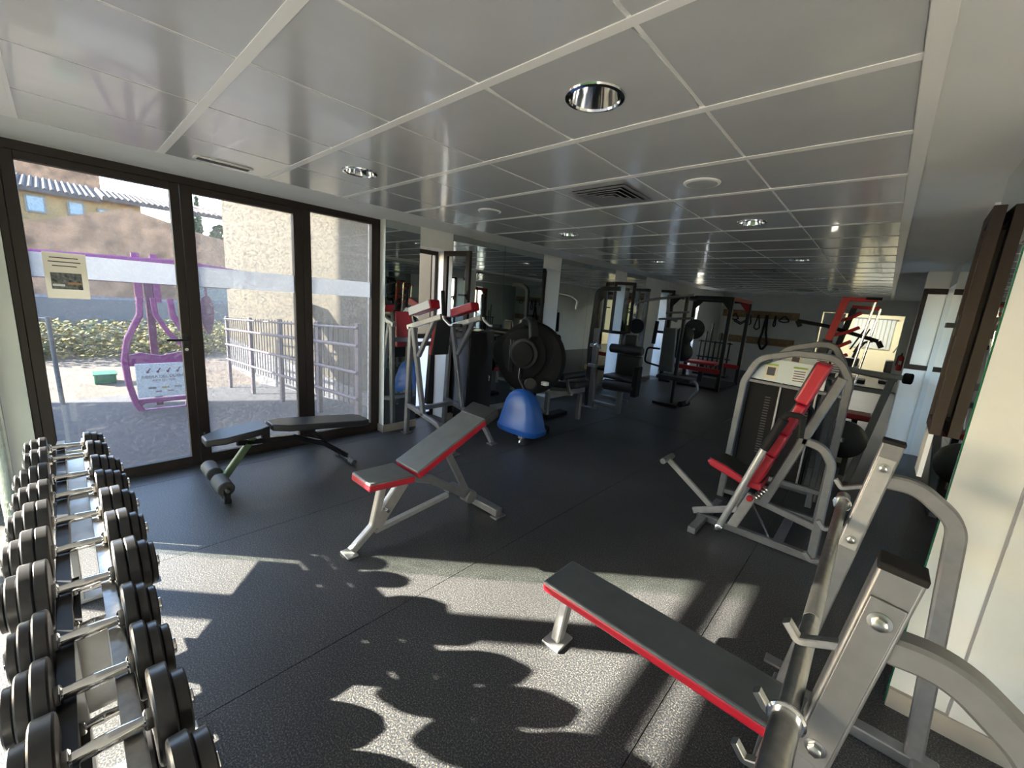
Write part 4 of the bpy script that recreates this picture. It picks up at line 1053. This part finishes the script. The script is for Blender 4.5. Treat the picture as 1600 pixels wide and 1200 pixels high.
def lat_machine():
    y = 7.4
    t = thing('lat_pulldown', 'dark lat pulldown with tall narrow back pad and cable handles beside the rack', 'gym machine', (-2.8, y, 0))
    MB().tube([(-3.60, y, 1.62), (-3.62, y, 1.80), (-3.45, y, 1.88), (-2.55, y, 2.02)], 0.025, (0,1,0), 0.08).build('pull_bar', 'steel', t)
    MB().rect([(-3.02, y+0.05, 2.0), (-2.98, y+0.05, 1.60), (-2.80, y+0.05, 1.55)], 0.05, 0.05, (0,1,0), 0.05).build('front_boom', 'silver', t)
    MB().rect([(-2.70, y+0.10, 0.0), (-2.70, y+0.10, 2.02)], 0.06, 0.06, (0,1,0)).build('mast', 'black_steel', t)
    padbox(t, 'back_pad', (-2.86, y, 0.62), (-0.03, 0, 0.80), (0,-1,0), 0.80, 0.27, 0.24, 0.07, 'grey_vinyl', None, 0.02)
    MB().tube([(-3.12, y, 1.56), (-2.50, y, 1.62)], 0.020).build('handle_bar', 'silver', t)
    MB().tube([(-3.00, y, 1.68), (-2.60, y, 1.72)], 0.020).build('handle_bar', 'silver', t)
    MB().cyl((-3.16, y, 1.10), (-3.14, y, 1.52), 0.035, 16).build('arm_roller', 'black', t)
    MB().tube([(-3.02, y, 1.02), (-3.26, y, 1.02), (-3.28, y, 0.74), (-2.98, y, 0.70)], 0.018, (0,1,0), 0.07).build('grip_loop', 'black', t)
    MB().rect([(-2.88, y, 0.50), (-2.72, y, 0.50), (-2.72, y, 0.0)], 0.045, 0.045, (0,1,0), 0.05).build('front_leg', 'silver', t)
    MB().box((-2.96, y-0.16, 0.50), (-2.34, y+0.18, 0.57)).build('seat', 'black_vinyl', t, 0.02, 3)
    MB().tube([(-2.45, y, 0.52), (-2.28, y, 0.53), (-2.24, y, 0.38), (-2.40, y, 0.12)], 0.022, (0,1,0), 0.10).build('curl_lever', 'silver_light', t)
    MB().cyl((-2.46, y-0.14, 0.10), (-2.42, y+0.14, 0.10), 0.05, 18, 0.01).build('foam_roller', 'black', t)
    MB().box((-3.0, y-0.06, 0.0), (-2.55, y+0.25, 0.05)).build('base', 'black_steel', t, 0.006)
    for (dx, z, r0) in ((0.17, 1.30, 0.16), (0.19, 1.0, 0.17)):
        MB().lathe((-2.86+dx, y+0.25, z), (0,-1,0), [(0,r0-0.02),(0.01,r0),(0.05,r0),(0.06,r0-0.02)], 32).build('weight_plate', 'rubber_plate', t)
lat_machine()
def power_rack():
    t = thing('power_rack', 'black power rack with red corner brackets and red base in the far corner', 'rack', (-3.3, 10.8, 0))
    X = (-3.95, -2.62); Y = (10.0, 11.6)
    for x in X:
        for y in Y:
            MB().box((x-0.04, y-0.04, 0.0), (x+0.04, y+0.04, 2.12)).build('post', 'black_steel', t, 0.005)
    for y in Y: MB().box((X[0], y-0.04, 2.05), (X[1], y+0.04, 2.13)).build('top_beam', 'black_steel', t, 0.005)
    for x in X: MB().box((x-0.04, Y[0], 2.05), (x+0.04, Y[1], 2.13)).build('side_beam', 'black_steel' if x < -3 else 'red_paint', t, 0.005)
    for y in Y:
        for x in X:
            s = 1 if x < -3 else -1
            MB().prism([(x, y-0.045, 2.05), (x+s*0.22, y-0.045, 2.05), (x, y-0.045, 1.80)], (0, 0.02, 0)).build('gusset', 'red_paint' if x > -3 and y > 11 else 'black_steel', t)
    for y in Y: MB().box((X[0], y-0.05, 0.40), (X[1], y+0.05, 0.50)).build('red_rail', 'red_paint', t, 0.005)
    MB().box((X[0], Y[0], 0.0), (X[1], Y[1], 0.05)).build('platform', 'black', t, 0.008)
    MB().box((-3.6, 10.5, 0.50), (-2.9, 11.0, 0.57)).build('bench_pad', 'red_vinyl', t, 0.02)
    MB().box((-3.3, 10.7, 0.05), (-3.2, 10.8, 0.50)).build('bench_leg', 'black_steel', t)
    for k, (x, z, r0) in enumerate(((-3.30, 1.36, 0.23), (-3.55, 1.10, 0.20), (-3.45, 0.82, 0.15))):
        MB().lathe((x, 9.95, z), (0,-1,0), [(0,r0-0.02),(0.01,r0),(0.05,r0),(0.06,r0-0.02)], 32).build('weight_plate', 'rubber_plate', t)
        MB().cyl((x, 9.86, z), (x, 10.02, z), 0.025, 12).build('plate_peg', 'steel', t)
    for z in (1.62, 1.66): MB().tube([(-2.95, 11.7, z), (-2.80, 11.75, z-0.08), (-2.66, 11.65, z)], 0.015).build('j_hook', 'black', t)
power_rack()
def bar_holder():
    t = thing('bar_holder', 'upright stand of black bars behind the power rack', 'stand', (-3.55, 12.6, 0))
    MB().box((-4.0, 12.4, 0), (-3.1, 12.8, 0.06)).build('base', 'black_steel', t, 0.01)
    for k in range(7):
        x = -3.95+k*0.13
        MB().cyl((x, 12.6, 0.06), (x, 12.6, 1.0+0.25*(k % 3)), 0.022, 12).build('bar', 'black_steel', t)
    for z in (0.5, 0.95): MB().box((-4.0, 12.56, z), (-3.1, 12.64, z+0.03)).build('crosspiece', 'black_steel', t)
bar_holder()
def wall_cable():
    t = thing('cable_station', 'grey cable column with curved bar beside the far window', 'gym machine', (-3.9, 8.6, 0))
    MB().box((-4.18, 8.5, 0), (-4.10, 8.58, 2.1)).build('column', 'silver', t, 0.006)
    MB().box((-3.96, 8.5, 0), (-3.88, 8.58, 2.1)).build('column', 'silver', t, 0.006)
    MB().box((-4.18, 8.49, 2.1), (-3.88, 8.59, 2.16)).build('head', 'black_steel', t, 0.006)
    MB().box((-4.12, 8.46, 0.05), (-3.94, 8.56, 0.9)).build('weight_stack', 'black', t, 0.006)
    MB().lathe((-4.03, 8.47, 1.35), (0,-1,0), [(0,0.14),(0.01,0.16),(0.05,0.16),(0.06,0.13)], 28).build('pulley_guard', 'black', t)
    MB().box((-4.2, 8.35, 0), (-3.85, 8.7, 0.05)).build('base', 'silver', t, 0.006)
wall_cable()

# ------------------------------------------------------------------ outside
def GZ(x):
    if x > -4.6: return -0.06
    if x > -12: return -0.06-(-4.6-x)*0.12
    return -0.948
def outside():
    b = MB()
    xs_ = [-4.56, -6, -8, -10, -12]
    for i in range(4):
        b.add([(xs_[i], -14, GZ(xs_[i])), (xs_[i], 16, GZ(xs_[i])), (xs_[i+1], 16, GZ(xs_[i+1])), (xs_[i+1], -14, GZ(xs_[i+1]))], [(0,1,2,3)])
    struct(b.build('ground_asphalt', 'asphalt'))
    struct(MB().box((-60, -60, -1.2), (-12, 60, -0.948)).build('ground_dirt', 'dirt'))
    struct(MB().box((-4.56, 16, -1.2), (40, 60, -0.4)).box((3.4, -60, -1.2), (40, 16, -0.4)).box((-12, -60, -1.2), (3.4, -14, -0.9)).build('ground_verge', 'dirt'))
    # unseen block added toward the sun to keep the forecourt in shade
    def SU(sv, u, z): return (-0.75*sv-0.66*u, -0.66*sv+0.75*u, z)
    t = thing('shade_block', 'pale unseen block added up the street to shade the forecourt', 'building', SU(21, 4.9, -0.95))
    MB().hexa([SU(18,2.36,-1), SU(18,7.5,-1), SU(25,7.5,-1), SU(25,2.36,-1), SU(18,2.36,11), SU(18,7.5,11), SU(25,7.5,11), SU(25,2.36,11)]).build('walls', 'white_render', t)
    MB().hexa([SU(17.8,2.36,11), SU(17.8,7.5,11), SU(25.2,7.5,11), SU(25.2,2.36,11), SU(17.8,2.36,11.25), SU(17.8,7.5,11.25), SU(25.2,7.5,11.25), SU(25.2,2.36,11.25)]).build('cornice', 'roof_tile', t)
    for k in range(3):
        for z in (1.0, 4.2, 7.4):
            u = 3.2+k*1.5
            MB().hexa([SU(17.97,u,z), SU(17.97,u+0.8,z), SU(18.05,u+0.8,z), SU(18.05,u,z), SU(17.97,u,z+1.3), SU(17.97,u+0.8,z+1.3), SU(18.05,u+0.8,z+1.3), SU(18.05,u,z+1.3)]).build('window', 'house_window', t)
    # cream building and its corner beside the glass front
    t = thing('cream_building', 'cream rendered building wall seen through the right panes', 'building', (-9.6, 3.6, -0.7))
    MB().box((-14.9, 3.42, -1.2), (-4.68, 3.75, 7.5)).build('facade', 'ochre_render', t)
    MB().box((-14.9, 3.38, -1.1), (-4.70, 3.42, -0.05)).build('plinth', 'steel_post', t)
    # railing
    t = thing('railing', 'purple grey metal railing along the ramp outside', 'railing', (-8, 2.62, -0.5))
    yr = 2.62
    zt = lambda x: 1.25+(x+5.0)*0.062
    for x in (-5.14, -6.40, -8.05, -9.80, -11.6):
        MB().box((x-0.05, yr-0.03, GZ(x)-0.05), (x+0.05, yr+0.03, zt(x))).build('post', 'rail_paint', t, 0.004)
    for dz in (-0.06, -0.30, -0.66, -1.02):
        MB().tube([(-5.08, yr-0.04, zt(-5.08)+dz), (-11.6, yr-0.04, zt(-11.6)+dz)], 0.026 if dz < -0.1 else 0.018).build('rail', 'rail_paint', t)
    k = -5.26
    while k > -11.6:
        MB().cyl((k, yr, zt(k)-1.15), (k, yr, zt(k)-0.02), 0.009, 6).build('baluster', 'rail_paint', t)
        k -= 0.16
    # purple wine-route sign
    X = -9.0
    t = thing('totem_sign', 'magenta bottle shaped route sign with white panel outside the glass door', 'sign', (X, 1.05, -0.5))
    z0 = -0.55
    L = [(0.86,1.30),(0.84,1.02),(0.66,0.62),(0.60,0.30),(0.62,-0.10),(0.68,-0.45),(0.76,-0.62)]
    Rr = [(2.10-y_, z_) for y_, z_ in L]
    MB().rect([(X, y_, z_) for y_, z_ in L], 0.10, 0.085, (1,0,0), 0.10).build('frame', 'purple', t)
    MB().rect([(X, y_, z_) for y_, z_ in Rr], 0.10, 0.085, (1,0,0), 0.10).build('frame', 'purple', t)
    MB().rect([(X, 1.02, 1.30), (X, 1.04, 1.02), (X, 1.20, 0.70), (X, 1.40, 0.46)], 0.09, 0.07, (1,0,0), 0.10).build('inner_branch', 'purple', t)
    MB().prism([(X-0.03, 0.64, 0.36), (X-0.03, 0.80, 0.40), (X-0.03, 1.05, 0.34), (X-0.03, 1.30, 0.40), (X-0.03, 1.46, 0.36), (X-0.03, 1.48, 0.18), (X-0.03, 0.62, 0.18)], (0.06,0,0)).build('shoulder_panel', 'purple', t)
    pnl = MB().box((X+0.035, 0.71, -0.36), (X+0.055, 1.42, 0.22)).build('panel', 'white_board', t, 0.01)
    for z in (-0.42, -0.60): MB().box((X-0.04, 0.70, z-0.04), (X+0.04, 1.40, z+0.03)).build('foot_bar', 'purple', t)
    MB().prism([(X-0.03, 0.70, -0.56), (X-0.03, 0.84, -0.42), (X-0.03, 0.76, -0.42)], (0.06,0,0)).build('foot_web', 'purple', t)
    def txt(s, y, z, size, m_):
        cu = bpy.data.curves.new('txt', 'FONT'); cu.body = s; cu.size = size; cu.align_x = 'CENTER'; cu.extrude = 0.001
        ob = bpy.data.objects.new('txt', cu); C.objects.link(ob)
        me = bpy.data.meshes.new_from_object(ob)
        bpy.data.objects.remove(ob)
        o2 = bpy.data.objects.new('lettering', me); C.objects.link(o2)
        me.materials.clear(); me.materials.append(M[m_])
        # text x -> world +y, text y -> world z, facing +x
        me.transform(Matrix(((0,0,1,X+0.0575),(1,0,0,y),(0,1,0,z),(0,0,0,1))))
        me.transform(Matrix.Translation(-ORG[t.name]))
        o2.parent = pnl
        ORG[o2.name] = ORG[t.name]
    txt('RIBERA DEL DUERO', 1.065, -0.03, 0.066, 'ink')
    txt('RUTA DEL VINO', 1.065, -0.085, 0.042, 'purple_dark')
    for k in range(4):
        y_ = 0.86+k*0.13
        MB().cyl((X+0.0565, y_, 0.075), (X+0.0575, y_, 0.075), 0.020, 12).build('emblem_dot', 'purple_dark', pnl)
        MB().prism([(X+0.0575, y_-0.01, 0.08), (X+0.0575, y_+0.01, 0.08), (X+0.0575, y_+0.045, 0.135), (X+0.0575, y_+0.03, 0.14)], (0.001,0,0)).build('emblem_stem', 'purple_dark', pnl)
    for k, (y_, m_) in enumerate(((0.90, 'ink'), (1.07, 'yellow_foam'), (1.24, 'louvre'))):
        MB().box((X+0.0565, y_-0.05, -0.215), (X+0.0575, y_+0.05, -0.185)).build('logo_strip', m_, pnl)
    for y_ in (0.98, 1.14): MB().box((X+0.0565, y_-0.04, -0.275), (X+0.0575, y_+0.04, -0.258)).build('logo_strip', 'purple_dark', pnl)
    # canopy beam behind the sign
    t = thing('canopy', 'magenta steel canopy spanning behind the route sign', 'canopy', (-10, 1.1, -0.6))
    MB().rect([(-9.9, -0.55, 1.86), (-9.6, 1.5, 1.90), (-9.4, 2.55, 1.80)], 0.9, 0.10, (1,0,0), 0.2).build('roof_beam', 'purple', t)
    MB().box((-10.4, -0.6, 1.50), (-10.2, 2.4, 1.74)).build('fascia', 'purple_dark', t)
    for y_ in (0.92, 1.16): MB().box((-9.75, y_-0.05, 1.20), (-9.6, y_+0.05, 2.02)).build('bracket', 'purple', t)
    MB().box((-9.72, 1.0, -0.7), (-9.6, 1.10, 1.80)).build('column', 'purple_dark', t)
    b = MB(); n = 20
    pts = [(-9.3, 1.80+0.13*math.cos(2*PI*k/n)*(0.8+0.2*math.sin(2*PI*k/n)), 1.02+0.36*math.sin(2*PI*k/n)) for k in range(n)]
    single(MB().prism(pts, (0.05,0,0)).box((-9.29, 1.78, 1.36), (-9.26, 1.82, 1.82)), 'hanging_leaf_sign', 'purple_dark', 'dark purple oval plaque hanging from the magenta canopy', 'sign', (-9.3, 1.8, 0.66), 0.006)
    t = thing('green_crate', 'green plastic crate on the ground outside', 'crate', (-13.6, 0.48, -0.948))
    MB().box((-13.9, 0.34, -0.948), (-13.4, 0.72, -0.72)).build('body', 'green_plastic', t, 0.03, 3)
    MB().box((-13.92, 0.32, -0.74), (-13.38, 0.74, -0.71)).build('rim', 'green_plastic', t, 0.01)
    t = thing('fence_post', 'thin dark steel post with wire outside the left pane', 'post', (-11.2, -0.18, -0.948))
    MB().cyl((-11.2, -0.17, -0.948), (-11.2, -0.20, 0.80), 0.035, 12).build('shaft', 'steel_post', t)
    MB().tube([(-11.2, -0.2, 0.76), (-12.2, -0.7, 0.74)], 0.012).build('wire', 'steel_post', t)
    # dry shrub band: scattered leaf clumps
    def clump_band(name, label, x0, x1, y0, y1, zb, h, n, mats, size):
        root = thing(name, label, 'shrubs', ((x0+x1)/2, (y0+y1)/2, zb))
        for mi, m_ in enumerate(mats):
            b = MB()
            for k in range(n//len(mats)):
                c = Vector((random.uniform(x0, x1), random.uniform(y0, y1), zb+random.random()**1.4*h))
                for q in range(3):
                    a = random.uniform(0, 2*PI); tl = random.uniform(-0.9, 0.9)
                    u = Vector((math.cos(a), math.sin(a), tl)).normalized()*size*random.uniform(0.6, 1.4)
                    v = u.cross(Vector((random.random()-0.5, random.random()-0.5, 1))).normalized()*size*0.45
                    b.add([c, c+u*0.5+v, c+u, c+u*0.5-v], [(0,1,2,3)])
            o = b.build('foliage', m_, root); o['kind'] = 'stuff'
    clump_band('shrub_bank', 'dry yellow green shrub bank across the road outside', -20.5, -17.5, -3.5, 8, -0.96, 1.0, 5200, ('leaf_yellow', 'leaf', 'leaf_yellow'), 0.12)
    single(MB().box((-25, -6, -0.96), (-22.5, 14, 0.62)), 'low_wall', 'steel_post', 'dark bluish low wall behind the shrub bank', 'wall', (-24, 3, -0.96))
    # earth bank and tiled houses
    bk = MB()
    bk.prism([(-28, -9, -0.96), (-28, -9, 2.9), (-28, -0.5, 3.6), (-28, 2.6, 4.75), (-28, 5.6, 4.0), (-28, 12, 3.0), (-28, 12, -0.96)], (-1.2, 0, 0))
    single(bk, 'earth_house', 'earth_wall', 'reddish earth coloured gable wall across the road', 'building', (-28.5, 1.5, -0.96))
    t = thing('tiled_house', 'orange house with small windows and tiled roof behind the earth wall', 'house', (-33, 1.5, -0.96))
    MB().box((-37, -9, -0.96), (-31, 3.4, 5.3)).build('walls', 'orange_render', t)
    for (ya, yb, za, zb_) in ((-0.72, -0.05, 4.2, 5.0), (0.65, 1.25, 4.3, 5.0), (1.7, 2.45, 4.45, 4.85)):
        f = MB().box((-31.02, ya, za), (-30.94, yb, zb_)).build('window_frame', 'white_render', t)
        MB().box((-30.94, ya+0.08, za+0.08), (-30.92, yb-0.08, zb_-0.08)).build('pane', 'house_window', f)
    def roof(name, lab, x0, x1, y0, y1, z0_, z1_):
        r = thing(name, lab, 'roof', (x0, (y0+y1)/2, z0_))
        MB().hexa([(x0,y0,z0_-0.15),(x1,y0,z1_-0.15),(x1,y1,z1_-0.15),(x0,y1,z0_-0.15),(x0,y0,z0_),(x1,y0,z1_),(x1,y1,z1_),(x0,y1,z0_)]).build('deck', 'roof_tile', r)
        b = MB(); y_ = y0+0.1
        while y_ < y1:
            b.tube([(x0-0.0, y_, z0_+0.01), (x1, y_, z1_+0.01)], 0.085, (0,1,0), n=8); y_ += 0.24
        b.build('barrel_tile_rows', 'roof_tile', r)['kind'] = 'stuff'
    roof('tile_roof', 'long clay barrel tile roof on the orange house', -30.6, -37, -9, 1.9, 5.25, 6.6)
    roof('tile_roof', 'lower clay barrel tile roof stepping right of the orange house', -30.4, -35, 1.9, 7.2, 5.35, 6.3)
    single(MB().box((-45, -14, -0.96), (-42, 2.6, 9.5)), 'red_brick_house', 'earth_wall', 'hazy reddish house rising behind the tiled roof', 'building', (-43, -6, -0.96))
    # cypress and rounded green tree in the gap
    def tree(name, lab, x, y, zb, h, r0, m_, n, conic):
        root = thing(name, lab, 'tree', (x, y, zb))
        MB().cyl((x, y, zb), (x, y, zb+h*0.5), 0.12, 8).build('trunk', 'wood', root)
        b = MB()
        for k in range(n):
            v = random.random(); th = random.uniform(0, 2*PI)
            rr = r0*((1-v)**0.6 if conic else math.sqrt(max(0, 1-(2*v-1)**2)))*random.uniform(0.5, 1)
            c = Vector((x+rr*math.cos(th), y+rr*math.sin(th), zb+h*(0.08+0.92*v) if conic else zb+h*(0.4+0.6*v)))
            u = Vector((random.uniform(-1,1), random.uniform(-1,1), random.uniform(-0.6,1))).normalized()*0.32
            w_ = u.orthogonal().normalized()*0.14
            b.add([c-u*0.5, c+w_, c+u*0.5, c-w_], [(0,1,2,3)])
        b.build('foliage', m_, root)['kind'] = 'stuff'
    tree('cypress', 'slim dark cypress seen through the second glass door', -40, 7.6, -0.96, 8.6, 0.55, 'leaf_dark', 700, True)
    tree('round_tree', 'rounded green tree beside the cypress outside', -32.5, 7.3, -0.96, 6.0, 0.8, 'leaf_dark', 900, False)
    single(MB().box((-26, 4.2, -0.96), (-25.4, 9, 1.9)), 'pale_wall', 'white_render', 'pale rendered wall below the canopy end outside', 'wall', (-25.7, 6, -0.96))
    root = thing('blocker', 'added, unseen green hedge outside behind the camera', 'blocker', (-0.5, -7.3, -0.9))  # added out of view to block low sky glow through the rear opening
    b = MB().box((-5.0, -7.6, -0.95), (5.5, -7.0, 2.55))
    b.build('core', 'leaf_dark', root)
    b = MB()
    for k in range(1500):
        c = Vector((random.uniform(-5, 5.5), -6.97, random.uniform(-0.9, 2.6)))
        u = Vector((random.uniform(-1,1), random.uniform(0,0.6), random.uniform(-1,1))).normalized()*0.12; w_ = u.orthogonal().normalized()*0.05
        b.add([c-u*0.5, c+w_, c+u*0.5, c-w_], [(0,1,2,3)])
    b.build('foliage', 'leaf', root)['kind'] = 'stuff'
    # greenery seen from the right hand windows and in the mirrors
    for k, (x, y) in enumerate(((11.5, 5.0), (11.0, 9.5), (12.0, 14.0), (10.5, 18.5))):
        tree('bushy_tree', '%s leafy tree outside the right wall windows' % ['nearest', 'second', 'third', 'farthest'][k], x, y, -0.5, 3.8, 1.7, 'leaf', 1800, False)
outside()
